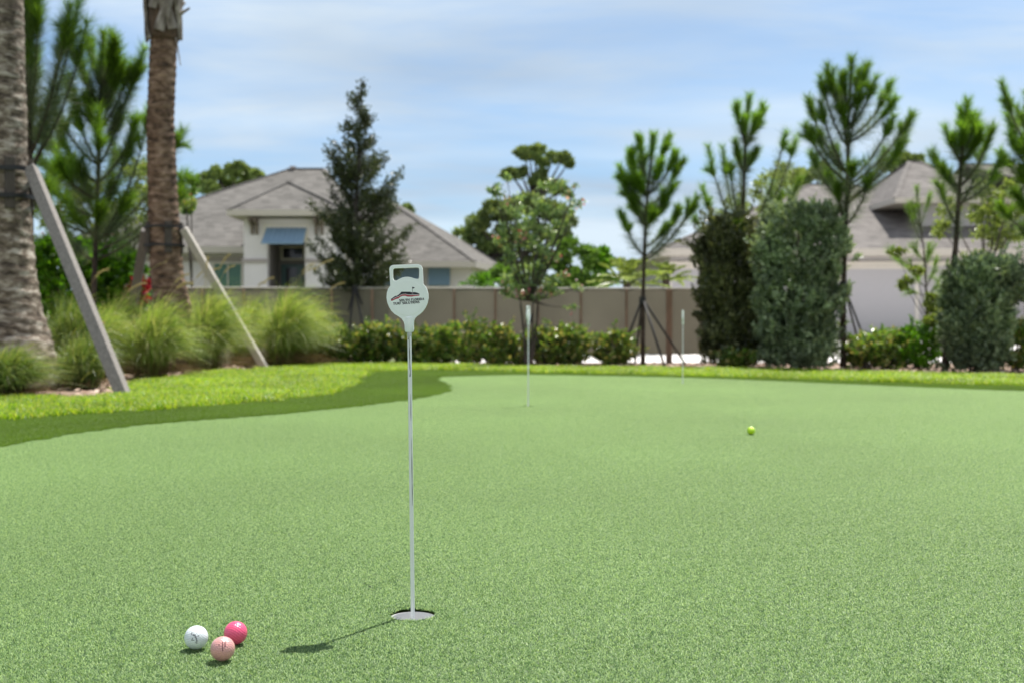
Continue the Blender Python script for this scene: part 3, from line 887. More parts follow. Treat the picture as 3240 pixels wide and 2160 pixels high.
# tower with the recessed door
tx0, tx1, ty = X(772, 39.1), X(1062, 39.1), 39.1
ox0, ox1 = X(846, 39.1), X(966, 39.1); oz = 3.36
mb = MB()
mb.bb(tx0, ox0, ty, ty + .35, 0, 4.15); mb.bb(ox1, tx1, ty, ty + .35, 0, 4.15); mb.bb(ox0, ox1, ty, ty + .35, oz, 4.15)
mb.bb(tx0, tx0 + .3, ty + .35, 44, 0, 4.15); mb.bb(tx1 - .3, tx1, ty + .35, 44, 0, 4.15)
mb.build("tower_wall", M_stucco, hl)
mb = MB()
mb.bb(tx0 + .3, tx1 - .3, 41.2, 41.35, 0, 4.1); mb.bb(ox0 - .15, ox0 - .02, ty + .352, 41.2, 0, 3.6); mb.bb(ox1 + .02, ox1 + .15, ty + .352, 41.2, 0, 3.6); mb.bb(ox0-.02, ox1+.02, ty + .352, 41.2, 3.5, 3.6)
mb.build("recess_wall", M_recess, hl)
for xa_, xb_, ya_, yb_, za_, zb2_ in ((tx0 - .05, ox0 - .002, ty - .06, ty - .001, Zp(832, ty), Zp(820, ty)), (ox1 + .002, tx1 + .05, ty - .06, ty - .001, Zp(832, ty), Zp(820, ty)), (-16.35, tx0 - .06, 42.22, 42.299, Zp(828, 42.3), Zp(815, 42.3))):
    mb = MB(); mb.bb(xa_, xb_, ya_, yb_, za_, zb2_); mb.build("wall_band", M_band, hl)
mb = MB(); mb.bb(ox0 - .12, ox1 + .12, ty - .05, ty - .001, oz + .02, 3.98); mb.build("lintel", M_trim, hl)
# awning
mb = MB()
axa, axb = X(838, 38.8), X(970, 38.8)
za, zb = Zp(720, 39.0), Zp(768, 38.3)
mb.add([(axa + .05, ty - .03, za), (axb - .05, ty - .03, za), (axb, 38.25, zb), (axa, 38.25, zb), (axa + .05, ty - .03, za - .05), (axb - .05, ty - .03, za - .05), (axb, 38.25, zb - .05), (axa, 38.25, zb - .05)],
       [(0, 1, 2, 3), (7, 6, 5, 4), (3, 2, 6, 7), (0, 3, 7, 4), (1, 5, 6, 2), (0, 4, 5, 1)])
aw = mb.build("awning", M_blue, hl)
mb = MB()
for k in range(9):
    x = axa + .03 + (axb - axa - .06) * k / 8
    mb.beam((x, ty - .04, za + .012), (x, 38.26, zb + .012), .02, .03)
mb.build("seam", M_blue, aw)
hip(hl, "tower_roof", M_roofL, X(722, 38.5), X(1102, 38.5), 38.5, 47.5, 4.40, X(915, 40.6), X(915, 40.6), (40.6, 46.5), 5.60, fas=.2)
for pxs in ((797, 812), (1000, 1018)):
    for p in pxs:
        x = X(p, 38.95); mb = MB()
        prof = [(39.09, 4.14), (38.62, 4.14), (38.62, 4.05), (38.95, 3.9), (39.03, 3.62), (39.09, 3.6)]
        n = len(prof)
        mb.add([(x - .05, y, z) for y, z in prof] + [(x + .05, y, z) for y, z in prof], [tuple(range(n)), tuple(range(2*n-1, n-1, -1))] + [(i, i + n, (i+1) % n + n, (i+1) % n) for i in range(n)])
        mb.build("bracket", M_dkwood, hl, fix=True)
# glazing
window(hl, X(897, 41.2), X(960, 41.2), Zp(818, 41.2), Zp(786, 41.2), 41.19, M_glass, M_trim, 0, "transom_window")
mb = MB(); mb.bb(X(893, 41.2), X(962, 41.2), 41.1, 41.198, 0.02, Zp(838, 41.2)); dr = mb.build("door", M_teal, hl)
mb = MB(); mb.bb(X(908, 41.2), X(942, 41.2), 41.08, 41.099, 0.5, Zp(848, 41.2)); mb.build("pane", M_glass, dr)
window(hl, X(680, 42.3), X(765, 42.3), 0.9, Zp(836, 42.3), 42.29, M_greenw, M_trim, 1)
window(hl, X(470, 42.3), X(520, 42.3), 0.9, Zp(846, 42.3), 42.29, M_glass, M_trim, 0)
mb = MB(); mb.bb(X(648, 42.3), X(668, 42.3), 42.2, 42.298, 0, 2.6); mb.build("pilaster", M_trim, hl)
for pa, pb in ((1215, 1328), (1358, 1424)):
    f = window(hl, X(pa, 50), X(pb, 50), Zp(906, 50), Zp(838, 50), 49.98, M_glass, M_trim, 0)
    mb = MB(); n = 9
    for k in range(n):
        z0_ = Zp(904, 49.7) + (Zp(836, 49.7) - Zp(904, 49.7)) * k / n; h_ = (Zp(836, 49.7) - Zp(904, 49.7)) / n
        yy = 49.55 + .36 * k / n
        mb.box(((X(pa, 50) + X(pb, 50)) / 2, yy, z0_ + h_ / 2), (X(pb, 50) - X(pa, 50) - .04, .02, h_ * 1.1), Matrix.Rotation(R(22), 3, 'X'))
    for xx in (X(pa, 50), X(pb, 50)): mb.beam((xx, 49.52, Zp(905, 49.7)), (xx, 49.9, Zp(834, 49.7)), .05, .04, (1, 0, 0))
    mb.build("blue_shutter", M_blue, f)
mb = MB(); mb.tube([(X(800, 39.1), 39.06, 1.2), (X(800, 39.1), 39.06, 1.75)], .08, 10); mb.box((X(800, 39.1), 39.02, 1.6), (.3, .12, .22)); mb.build("wall_lamp", M_dkwood, hl)

hr = empty("house", (13, 45, 0), "wide taupe-roofed house with large garage doors behind the young pines", "house", "houses behind the garden")
mb = MB()
mb.bb(5.75, 21.5, 41.3, 55, 0, 3.0)
mb.build("wall", M_stucco2, hr)
hip(hr, "roof", M_roofR, X(2088, 40.5), 22.3, 40.5, 56, 3.22, X(2560, 48.5), 14.5, 48.5, 6.45, fas=.26)
# upper storey
mb = MB(); bx0, bx1 = X(2912, 43), X(3120, 43)
mb.bb(bx0, bx1, 43, 50, 3.0, 5.1); mb.build("upper_wall", M_stucco2, hr)
hip(hr, "upper_roof", M_roofR, X(2832, 42.2), X(3190, 42.2), 42.2, 51.5, Zp(634, 42.2) + .1, X(2875, 46.5), X(2905, 46.5), 46.5, Zp(512, 46.5), fas=.2)
mb = MB(); mb.bb(X(3200, 43), 21, 43.3, 51, 3.0, 5.0); mb.build("side_wall", M_stucco2, hr)
hip(hr, "side_roof", M_roofR, X(3170, 42.5), 21.8, 42.5, 52, Zp(637, 42.5) + .1, X(3330, 47), 18.5, 47, 7.1, fas=.2)
mb = MB(); mb.bb(5.7, 21.55, 41.2, 41.299, Zp(842, 41.2), Zp(828, 41.2)); mb.build("wall_band", M_trim, hr)
def garage(pa, pb):
    mb = MB(); xa, xb = X(pa, 41.3), X(pb, 41.3); zt = Zp(852, 41.3)
    for k in range(5): mb.bb(xa, xb, 41.23, 41.298, .02 + zt * k / 5, zt * (k + 1) / 5 + .0185)
    g = mb.build("garage_door", M_gar, hr)
    mb = MB(); mb.bb(xa - .14, xa - .002, 41.2, 41.298, 0, zt + .1); mb.bb(xb + .002, xb + .14, 41.2, 41.298, 0, zt + .1); mb.bb(xa, xb, 41.2, 41.298, zt, zt + .1)
    mb.build("door_frame", M_trim, g)
garage(2125, 2215); garage(2668, 2892); garage(3010, 3200)
window(hr, X(3030, 43), X(3068, 43), 3.45, Zp(772, 43), 42.99, M_blue, M_trim, 0, slats=0)
mb = MB(); xx = X(3240, 41.3); mb.bb(xx, xx + .15, 41.19, 41.298, 0, 3); mb.build("pilaster", M_trim, hr)

# ------------------------------------------------------------------ privacy fence
M_mesh = leafmat("olive_screen_cloth", [(0.20, 0.188, 0.150), (0.215, 0.202, 0.162)], rough=0.9, trans=0.38, spec=0.1, tmul=0.75, big=(1.1, 0.85, 1.05), tcol=(1.0, 0.97, 0.92))
M_post = plain("redwood_post", (0.31, 0.205, 0.145), 0.8, var=0.35, scale=9, stretch=(3, 3, .6))
M_rail = plain("pale_top_tape", (0.46, 0.44, 0.40), 0.8, var=0.1)
FY = 17.05
fx0, fx1 = X(590, FY), X(2262, FY)
fe = empty("privacy_fence", ((fx0 + fx1) / 2, FY, 0), "long olive cloth privacy fence with thin reddish timber posts", "fence")
zt, zb_ = Zp(911, FY), Zp(1121, FY)
posts = [640, 772, 905, 1050, 1178, 1307, 1437, 1567, 1702, 1838, 1982, 2117, 2246]
rngp = np.random.default_rng(3)
pxs = [fx0] + [X(p, FY) for p in posts] + [fx1]
for i in range(len(pxs) - 1):
    a, b = pxs[i], pxs[i + 1]
    if b - a < .05: continue
    n = 10; m = 6; vs = []; fs = []
    for j in range(m + 1):
        for k in range(n + 1):
            u = k / n; v = j / m
            bulge = .028 * math.sin(math.pi * u) * (0.6 + .4 * math.sin(3 * v + i)) + rngp.normal(0, .0015)
            sag = .010 * math.sin(math.pi * u) * (1 if j == m else 0)
            vs.append((a + (b - a) * u, FY + .035 + bulge, zb_ + (zt - zb_) * v - sag + (rngp.normal(0, .003) if j == 0 else 0)))
    for j in range(m):
        for k in range(n): q = j*(n+1)+k; fs.append((q, q+1, q+n+2, q+n+1))
    mb = MB(); mb.add(vs, fs)
    o = mb.build("cloth_panel", M_mesh, fe, smooth=True)
for i, p in enumerate(posts):
    x = X(p, FY); w = .036 if i != 11 else .09
    mb = MB(); mb.box((x, FY, (zt - .02) / 2 - .05), (w, .045, zt + .08)); bevel(mb.build("post", M_post, fe), .004, 1)
mb = MB(); mb.tube([(fx0, FY + .045, zt + .003), (fx1, FY + .045, zt - .012)], .013, 6); mb.build("top_rail", M_rail, fe)
# ------------------------------------------------------------------ palms, timber props
def barkmat(name, ca, cb, cc, ring=0.0, scale=6, stretch=(1, 1, .35), bump=1.0):
    m, t, b = mat_base(name)
    tcn = t.nodes.new("ShaderNodeTexCoord"); mpn = t.nodes.new("ShaderNodeMapping"); mpn.inputs["Scale"].default_value = stretch
    t.links.new(tcn.outputs["Object"], mpn.inputs[0])
    n_ = noise(mpn.outputs[0], scale, 8, .65, .3, tree=t)
    r = ramp(n_, [(0.35, ca), (0.5, cb), (0.66, cc)], tree=t)
    n2_ = noise(tcn.outputs["Object"], 2.2, 3, .5, tree=t)
    mm = t.nodes.new("ShaderNodeMix"); mm.data_type = 'RGBA'; mm.blend_type = 'MULTIPLY'; mm.inputs[0].default_value = 1
    t.links.new(r, mm.inputs[6]); t.links.new(ramp(n2_, [(.35, .7), (.65, 1.1)], tree=t), mm.inputs[7])
    t.links.new(mm.outputs[2], b.inputs["Base Color"]); b.inputs["Roughness"].default_value = .9; b.inputs["Specular IOR Level"].default_value = .2
    bn = t.nodes.new("ShaderNodeBump"); bn.inputs["Strength"].default_value = bump; bn.inputs["Distance"].default_value = .02
    t.links.new(n_, bn.inputs["Height"]); t.links.new(bn.outputs[0], b.inputs["Normal"])
    return m
M_palmA = barkmat("palm_bark_grey", (0.05, 0.038, 0.03), (0.22, 0.175, 0.135), (0.56, 0.50, 0.43), scale=8, stretch=(1, 1, 2.2))
M_palmB = barkmat("palm_bark_brown", (0.045, 0.032, 0.024), (0.17, 0.11, 0.075), (0.34, 0.245, 0.18), scale=9, stretch=(.8, .8, 1.6))
M_boot = barkmat("palm_boot", (0.09, 0.075, 0.06), (0.24, 0.21, 0.18), (0.42, 0.39, 0.35), scale=12, stretch=(1, 1, .4), bump=.4)
M_fibre = plain("palm_fibre", (0.13, 0.085, 0.055), 0.95, c2=(0.045, 0.03, 0.02), scale=30, bump=.6)
M_strap = plain("black_strap", (0.015, 0.015, 0.016), 0.6, var=.2)
M_timber = plain("weathered_timber", (0.30, 0.275, 0.25), 0.85, c2=(0.15, 0.135, 0.125), scale=14, stretch=(6, 6, .7), bump=.3, bscale=40)
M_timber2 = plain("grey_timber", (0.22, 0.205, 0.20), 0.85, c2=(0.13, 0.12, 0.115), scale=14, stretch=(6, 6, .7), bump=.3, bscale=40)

M_timber3 = plain('pale_timber', (0.55, 0.51, 0.46), 0.85, c2=(0.34, 0.31, 0.28), scale=14, stretch=(6, 6, .7), bump=.3, bscale=40)
M_dkt = plain('dark_batten', (0.10, 0.085, 0.07), 0.9, c2=(0.05, 0.04, 0.035), scale=14, stretch=(6, 6, .7))
def palm(name, axis, radii, mat, label, rings, seed, nseg=40, rdep=.02, lump=.03):
    """axis: world points bottom to top; the trunk gets leaf-scar rings and lumps as real relief"""
    rng = np.random.default_rng(seed)
    base = Vector((axis[0][0], axis[0][1], 0))
    t = empty(name, base, label, "palm tree", "palms propped with timber")
    A = np.array(axis); z = A[:, 2]
    n = int((z[-1] - z[0]) / .022)
    zz = np.linspace(z[0], z[-1], n)
    cx = np.interp(zz, z, A[:, 0]); cy = np.interp(zz, z, A[:, 1]); rr = np.interp(zz, z, radii)
    th = np.linspace(0, 2*math.pi, nseg, endpoint=False)
    # smooth random lumps
    gz = rng.normal(0, 1, (int(n / 6) + 3, 14))
    iz = np.arange(n) / 6; i0 = iz.astype(int); fz = (iz - i0)[:, None]
    g = gz[i0] * (1 - fz) + gz[i0 + 1] * fz
    it = th / (2*math.pi) * 14; j0 = it.astype(int) % 14; j1 = (j0 + 1) % 14; ft = it - it.astype(int)
    lum = g[:, j0] * (1 - ft) + g[:, j1] * ft
    ph = (zz * rings)[:, None] + .18 * np.sin(th * 2 + zz[:, None] * 1.3) + .12 * lum
    fr = ph - np.floor(ph)
    rad = rr[:, None] * (1 + rdep * (fr ** 2 * 2 - .6) * 2 + lump * lum) + rng.normal(0, .0012, (n, nseg))
    V = np.stack([cx[:, None] + np.cos(th) * rad, cy[:, None] + np.sin(th) * rad, np.repeat(zz[:, None], nseg, 1)], 2).reshape(-1, 3)
    i = np.arange(n - 1)[:, None] * nseg + np.arange(nseg)[None, :]
    i2 = np.arange(n - 1)[:, None] * nseg + (np.arange(nseg)[None, :] + 1) % nseg
    Fc = np.stack([i, i2, i2 + nseg, i + nseg], 2).reshape(-1, 4)
    mb = MB(); mb.arr(V, Fc)
    mb.build("trunk", mat, t, smooth=True)
    return t
def at_axis(axis, z):
    A = np.array(axis); return np.array([np.interp(z, A[:, 2], A[:, 0]), np.interp(z, A[:, 2], A[:, 1])])
def strap(t, c, r, z, th=.017, flat=.02):
    mb = MB(); n = 36
    pts = [(c[0] + r*math.cos(2*math.pi*k/n), c[1] + r*math.sin(2*math.pi*k/n), z + .004*math.sin(k)) for k in range(n)]
    vs = []; fs = []
    for p in pts:
        d = Vector((p[0]-c[0], p[1]-c[1], 0)).normalized()
        for a, b in ((0, -flat), (th, -flat), (th, flat), (0, flat)): vs.append((p[0] + d.x*a, p[1] + d.y*a, p[2] + b))
    for k in range(n):
        k2 = (k+1) % n
        for j in range(4): j2 = (j+1) % 4; fs.append((4*k+j, 4*k+j2, 4*k2+j2, 4*k2+j))
    mb.add(vs, fs); mb.build("strap", M_strap, t, fix=True)
def batten(t, c, r, ang, z0, z1, m):
    d = Vector((math.cos(ang), math.sin(ang), 0)); p = Vector((c[0], c[1], 0)) + d * (r + .022)
    q = Matrix.Rotation(ang, 3, 'Z')
    mb = MB(); mb.box((p.x, p.y, (z0+z1)/2), (.038, .085, z1 - z0), q); bevel(mb.build("batten", m, t), .003, 1)
def prop(foot, head, w, h, label, m, up=(0, -1, 0)):
    f, hd = Vector(foot), Vector(head)
    mb = MB(); d = (hd - f).normalized()
    mb.beam(f - d * .05, hd, w, h, up)
    o = mb.build("timber_prop", m, origin=f); bevel(o, .004, 1)
    tag(o, label, "timber prop", "timber props against the palm trunks")
    return o

DA = 10.4
axA = [gr(60, 1236, -.05), at(48, 1205, DA), at(36, 1110, DA), at(22, 980, DA), at(14, 840, DA), at(8, 540, DA), at(4, 240, DA), at(2, 0, DA), at(-2, -420, DA)]
axA = [(p.x, DA, p.z) for p in axA]
pxm = DA / 3600
rA = [172*pxm, 156*pxm, 130*pxm, 104*pxm, 90*pxm, 76*pxm, 70*pxm, 68*pxm, 64*pxm]
tA = palm("palm_tree", axA, rA, M_palmA, "thick grey palm trunk cut by the left edge, with flared base", 9, 4, lump=.016, rdep=.012)
zA = Zp(540, DA); zA2 = Zp(625, DA)
cA = at_axis(axA, zA)
for k, an in enumerate((20, 92, 164, 236, 308)):
    batten(tA, cA, 76*pxm, R(an), zA2 - .12, zA + .10, M_dkt)
strap(tA, cA, 76*pxm + .044, zA); strap(tA, cA, 77*pxm + .044, zA2)
gfoot = gr(392, 1254); prop((gfoot.x, gfoot.y, 0), (cA[0] + 76*pxm + .065, DA - .06, zA + .01), .10, .10, "thick weathered timber prop leaning on the leftmost grey palm", M_timber, up=(0, -1, 0))
f2 = gr(-420, 1240); prop((f2.x, f2.y, 0), (cA[0] - 76*pxm - .06, DA - .05, zA - .02), .09, .09, "timber prop leaning on the grey palm from outside the left edge", M_timber, up=(0, -1, 0))

DB = 14.3; pm = DB / 3600
axB = [at(550, 1172, DB), at(548, 1090, DB), at(545, 960, DB), at(528, 860, DB), at(518, 700, DB), at(511, 500, DB), at(507, 390, DB), at(514, 230, DB), at(519, 110, DB), at(522, -60, DB)]
axB = [(p.x, DB, p.z) for p in axB]; axB[0] = (axB[0][0], DB, -.05)
rB = [62*pm, 60*pm, 56*pm, 50*pm, 47*pm, 44*pm, 42*pm, 41*pm, 41*pm, 40*pm]
tB = palm("palm_tree", axB, rB, M_palmB, "slimmer brown ringed palm trunk with criss-cross boots at its top", 10.5, 9, lump=.011, rdep=.020)
zB = Zp(720, DB); zB2 = Zp(778, DB); cB = at_axis(axB, zB)
for an in (-60, 8, 80, 152, 215): batten(tB, cB, 47*pm, R(an), zB2 - .10, zB + .06, M_dkt)
strap(tB, cB, 47*pm + .044, zB, flat=.014); strap(tB, cB, 48*pm + .044, zB2, flat=.014)
fb = gr(838, 1166); prop((fb.x, fb.y, 0), (cB[0] + 47*pm + .07, DB - .05, zB - .02), .09, .09, "pale timber prop leaning right of the brown palm over the grasses", M_timber3, up=(-.15, -1, 0))
prop((at(365, 975, 15.6).x, 15.9, 0), (cB[0] - 47*pm - .06, DB + .05, zB - .03), .11, .09, "shaded grey timber prop leaning left of the brown palm", M_timber2, up=(.2, -1, 0))
prop((at(900, 1140, 16.6).x - .9, 16.8, 0), (cB[0] + .1, DB + .22, zB - .03), .09, .09, "hidden rear timber prop behind the brown palm trunk", M_timber2, up=(0, 0, 1)) if False else None
# boots: old leaf bases crossing over one another
rng = np.random.default_rng(12)
zb0 = Zp(118, DB)
mb = MB(); c0 = at_axis(axB, zb0); n = 28
prof = [(zb0 - .05, 43*pm), (zb0 + .0, 47*pm), (zb0 + .10, 47*pm), (zb0 + .2, 47*pm), (zb0 + .9, 48*pm), (zb0 + 1.5, 44*pm)]
mb.tube([(c0[0] + (z-zb0)*.03, DB, z) for z, r in prof], [r for z, r in prof], 28, wob=.05, rng=random.Random(4))
mb.build("crown_shaft", M_fibre, tB, smooth=True)
for k in range(22):
    lvl = k // 7; a0 = (k % 7) * 2*math.pi/7 + lvl * .45 + .2
    z0 = zb0 + .02 + lvl * .27 + rng.uniform(-.09, .06)
    sgn = 1 if k % 2 else -1
    pts = []; L = rng.uniform(.5, .7)
    for j in range(7):
        u = j / 6
        a = a0 + sgn * 1.05 * u
        r = (47*pm) * (1.0 + .30 * u * u) + .008 + .012 * rng.random() + .22 * max(0, u - .8)
        pts.append((c0[0] + r*math.cos(a), DB + r*math.sin(a), z0 + L*u, a))
    vs = []; fs = []
    for j, (x, y, z, a) in enumerate(pts):
        u = j/6; w = .066 * (1 - .5*u); tx, ty_ = -math.sin(a), math.cos(a)
        nx, ny = math.cos(a), math.sin(a)
        for s_, dp in ((-1, 0), (-.5, .028), (.5, .028), (1, 0)): vs.append((x + tx*w*s_ + nx*dp, y + ty_*w*s_ + ny*dp, z - .02*s_*sgn))
        for s_, dp in ((1, -.01), (-1, -.01)): vs.append((x + tx*w*s_ + nx*dp, y + ty_*w*s_ + ny*dp, z - .02*s_*sgn))
    for j in range(6):
        for i in range(6): fs.append((6*j+i, 6*j+(i+1)%6, 6*j+6+(i+1)%6, 6*j+6+i))
    fs.append((0,1,2,3,4,5)); fs.append(tuple(36+i for i in (5,4,3,2,1,0)))
    mb = MB(); mb.add(vs, fs); mb.build("leaf_boot", M_boot, tB, fix=True)
mb = MB(); p = at(578, 40, DB - .1); q = at(600, 27, DB - .15)
mb.tube([at(560, 55, DB), p, q], [.035, .022, .012], 6); mb.build("leaf_stub", M_boot, tB)
mb = MB(); mb.tube([at(556, 118, DB - .05), at(562, 150, DB - .08), at(571, 208, DB - .1)], [.012, .010, .006], 5); mb.build("leaf_stub", M_boot, tB)
mb = MB(); mb.tube([at(478, 108, DB - .05), at(470, 112, DB - .08), at(466, 104, DB - .1)], [.014, .010, .006], 5); mb.build("leaf_stub", M_boot, tB)
# the bundled fronds above the frame
M_frond = leafmat("palm_frond", [(0.05, 0.10, 0.02), (0.09, 0.16, 0.03)], rough=.5, trans=.3)
def frond(mb, P0, az, el, L, rng, nl=40, droop=.5, ll=.55, mat=0, wd=.03):
    d = np.array([math.cos(az)*math.cos(el), math.sin(az)*math.cos(el), math.sin(el)])
    p1 = np.array(P0) + d * L * .55; p2 = np.array(P0) + d * L + np.array([math.cos(az), math.sin(az), 0]) * L * .12 + np.array([0, 0, -droop * L])
    c = curve(P0, p1, p2, 12)
    mb.tube([tuple(x) for x in c], [.018*(1-.8*i/11) for i in range(12)], 4, mat)
    t = np.repeat(np.linspace(.22, .98, nl), 2); x = t * 11; i = np.minimum(x.astype(int), 10); f = (x - i)[:, None]
    P = c[i]*(1-f) + c[i+1]*f; T = unit(c[i+1] - c[i])
    side = unit(np.cross(T, np.array([0, 0, 1.0]))) * np.tile([1, -1], nl)[:, None]
    D = side * .8 + T * .7 + rng.normal(0, .12, P.shape); D[:, 2] -= .12
    l = ll * np.sin(np.pi * (.12 + .82 * t)) * (L / 2)
    leaves(mb, P, D, l, wd, rng, mat, fold=.1)
mb = MB()
for k in range(11):
    frond(mb, (c0[0] + .05, DB, zb0 + 1.35), k*2*math.pi/11, R(70 + 12*(k % 2)), 2.0, rng, droop=.08)
mb.build("crown", M_frond, tB)
mb = MB(); cA_ = axA[-1]
for k in range(11):
    frond(mb, (cA_[0], DA, cA_[2] - .02), k*2*math.pi/11, R(66 + 14*(k % 2)), 2.0, rng, droop=.08)
mb.build("crown", M_frond, tA)
# ------------------------------------------------------------------ young pines
M_pbark = barkmat("pine_bark", (0.02, 0.016, 0.012), (0.06, 0.045, 0.035), (0.12, 0.09, 0.07), scale=14, bump=.6)
M_need = leafmat("pine_needle", [(0.050, 0.101, 0.017), (0.105, 0.212, 0.022), (0.190, 0.342, 0.031)], rough=.4, trans=.42, spec=.4, tmul=1.9, big=(1.6, 0.7, 1.2))
M_need2 = leafmat("pine_needle_grey", [(0.065, 0.111, 0.066), (0.117, 0.169, 0.102), (0.195, 0.247, 0.144)], rough=.45, trans=.35, spec=.4, tmul=1.5)
M_stake = plain("dark_stake", (0.035, 0.033, 0.032), .7, var=.3, scale=20)
def arc_branch(p0, p1, rng, up=.35, n=9):
    p0 = np.array(p0); p1 = np.array(p1); d = p1 - p0
    h = np.array([d[0], d[1], 0])
    mid = p0 + h * .62 + np.array([0, 0, d[2] * (.50 - up * .5)]) + rng.normal(0, .015, 3)
    return curve(p0, mid, p1, n)
def pine(label, D, trunk, shoots, tr=.035, clen=.27, nn=260, nl=.155, ang=36, extra=8, sparse=(), stakes=(), group="young pines round the green", seed=1, nw=.0058, cat="pine tree", csub=3, back=.45, greyed=1.4):
    rng = np.random.default_rng(seed)
    base = a2(*trunk[0], D); base.z = 0
    t = empty("pine_tree", base, label, cat, group)
    tp = [np.array(a2(x, y, D)) for x, y in trunk]; tp[0][2] = -.03
    tp = [p + np.array([0, rng.normal(0, .02), 0]) for p in tp]
    tops = np.array(tp); zs = tops[:, 2]
    H = zs[-1] - zs[0]
    zz = np.linspace(zs[0], zs[-1], 16)
    tl = [(np.interp(z, zs, tops[:, 0]), np.interp(z, zs, tops[:, 1]), z) for z in zz]
    wood = MB(); wood.tube(tl, [tr * (1 - .72 * (i/15)) for i in range(16)], 9, wob=.06, rng=random.Random(seed))
    nd = MB()
    def at_t(z): return np.array([np.interp(z, zs, tops[:, 0]), np.interp(z, zs, tops[:, 1]), z])
    def candle(c, L, n, mat=0, w=nw, nl_=nl, an=ang, f0=0.0):
        brush(nd, c, n, nl_, an, rng, f0, mat, w)
    # leader
    top = tl[-1]; c = [at_t(zs[-1] - clen * 1.3), at_t(zs[-1] - clen * .6), np.array(top)]
    candle(c, clen, int(nn * 1.5))
    brush(nd, np.array([at_t(zs[-1] - clen * 2.6), at_t(zs[-1] - clen * 1.2)]), int(nn * .8), nl * 1.15, 50, rng, 0, 1, nw * .7)
    allsh = [(s, 0) for s in shoots]
    for k in range(extra):      # limbs towards and away from the viewer
        s = shoots[rng.integers(len(shoots))]
        allsh.append((s, 1))
    for s, ex in allsh:
        ax, ay, tx, ty = s[:4]; dy = s[4] if len(s) > 4 else rng.normal(0, .15)
        lf = s[5] if len(s) > 5 else 1.0
        p0 = at_t(a2(ax, ay, D).z); p1 = np.array(a2(tx, ty, D + dy))
        if ex:
            a = rng.choice([-1, 1]) * rng.uniform(.9, 2.2); r = np.hypot(p1[0]-p0[0], p1[1]-p0[1]) * .75 + .05
            a0 = math.atan2(p1[1]-p0[1], p1[0]-p0[0]) + a
            p1 = np.array([p0[0] + r*math.cos(a0), p0[1] + r*math.sin(a0) * 1.2, p1[2] - rng.uniform(.02, .3)])
        c = arc_branch(p0, p1, rng)
        Ls = np.linalg.norm(np.diff(c, axis=0), axis=1); L = Ls.sum()
        wood.tube([tuple(x) for x in c], [max(.004, tr * .36 * (1 - .7*i/8)) for i in range(9)], 5)
        f0 = max(0, 1 - clen * lf / max(L, .05))
        candle(c, clen, int(nn * lf), f0=f0 * .98, nl_=nl)
        # older, sparser needles further down the limb
        if f0 > .1: brush(nd, c[: max(2, int(9 * f0) + 1)], int(nn * greyed * min(1, f0 * L)), nl * 1.25, 48, rng, .12, 1, nw * .8, .1)
        for q in range(csub):
            f = rng.uniform(max(.35, f0), .9); i = int(f * 8)
            b = c[min(i, 7)]; tdir = unit((c[min(i+1, 8)] - c[max(i-1, 0)])[None])[0]
            dv = tdir + rng.normal(0, .38, 3) + np.array([0, 0, .45]); dv /= np.linalg.norm(dv)
            l = clen * lf * rng.uniform(.55, .9)
            e = curve(b, b + tdir * l * .4, b + dv * l, 4)
            wood.tube([tuple(x) for x in e], [.005, .0045, .004, .003], 4)
            candle(e, l, int(nn * lf * .6), nl_=nl * .9)
    for (y0, y1, n, l, an) in sparse:
        c = np.array([at_t(a2(trunk[0][0], y0, D).z), at_t(a2(trunk[0][0], y1, D).z)])
        brush(nd, c, n, l, an, rng, 0, 1, nw * .7, .15)
    wood.build("trunk", M_pbark, t, smooth=True)
    nd.build("crown", [M_need, M_need2], t)
    return t, at_t
def brace(label, D, knot, feet, mat=None, r=.013, band=True, tr=.04):
    """slim stakes tied round a young trunk"""
    k = a2(*knot, D)
    t = empty("tree_stakes", (k.x, D, 0), label, "tree stakes", "stakes holding up the young trees")
    for fx, fy, dd in feet:
        f = a2(fx, fy, D + dd); f = Vector((f.x, D + dd, -.02))
        mb = MB(); mb.tube([f, Vector((k.x + (f.x-k.x)*.03, D + (.03 if dd > 0 else -.03), k.z))], r, 7); mb.build("stake", mat or M_stake, t, smooth=True)
    mb = MB(); mb.tube([(k.x, D, k.z - .05), (k.x, D, k.z + .05)], tr + .008, 12); mb.build("tie_band", M_strap, t)
    return t

# A: the compact pine right of centre
pine("compact bright green young pine with one arm reaching right, before the fence", 15.9,
     [(1477, 838), (1477, 700), (1480, 560), (1488, 440), (1497, 360), (1501, 312)],
     [(1488,430,1470,322), (1489,430,1531,322), (1487,450,1446,352), (1489,450,1551,352), (1485,480,1424,385), (1487,480,1561,378), (1483,500,1431,420), (1485,500,1546,430), (1486,450,1475,365), (1488,450,1520,370), (1482,520,1448,452), (1484,520,1526,462), (1478,600,1600,455,.05,1.1), (1479,590,1560,480,.1,.9), (1481,570,1530,520,0,.7), (1478,590,1432,500,.1,.8)],
     tr=.036, extra=6, sparse=[(620, 450, 900, .16, 62), (600, 470, 500, .13, 40)], seed=21, nn=420)
brace("dark slim stakes splayed from the compact bright green pine", 15.9, (1476, 690), [(1418, 838, .5), (1458, 838, .9), (1528, 838, -.5), (1576, 835, .55)], r=.017)
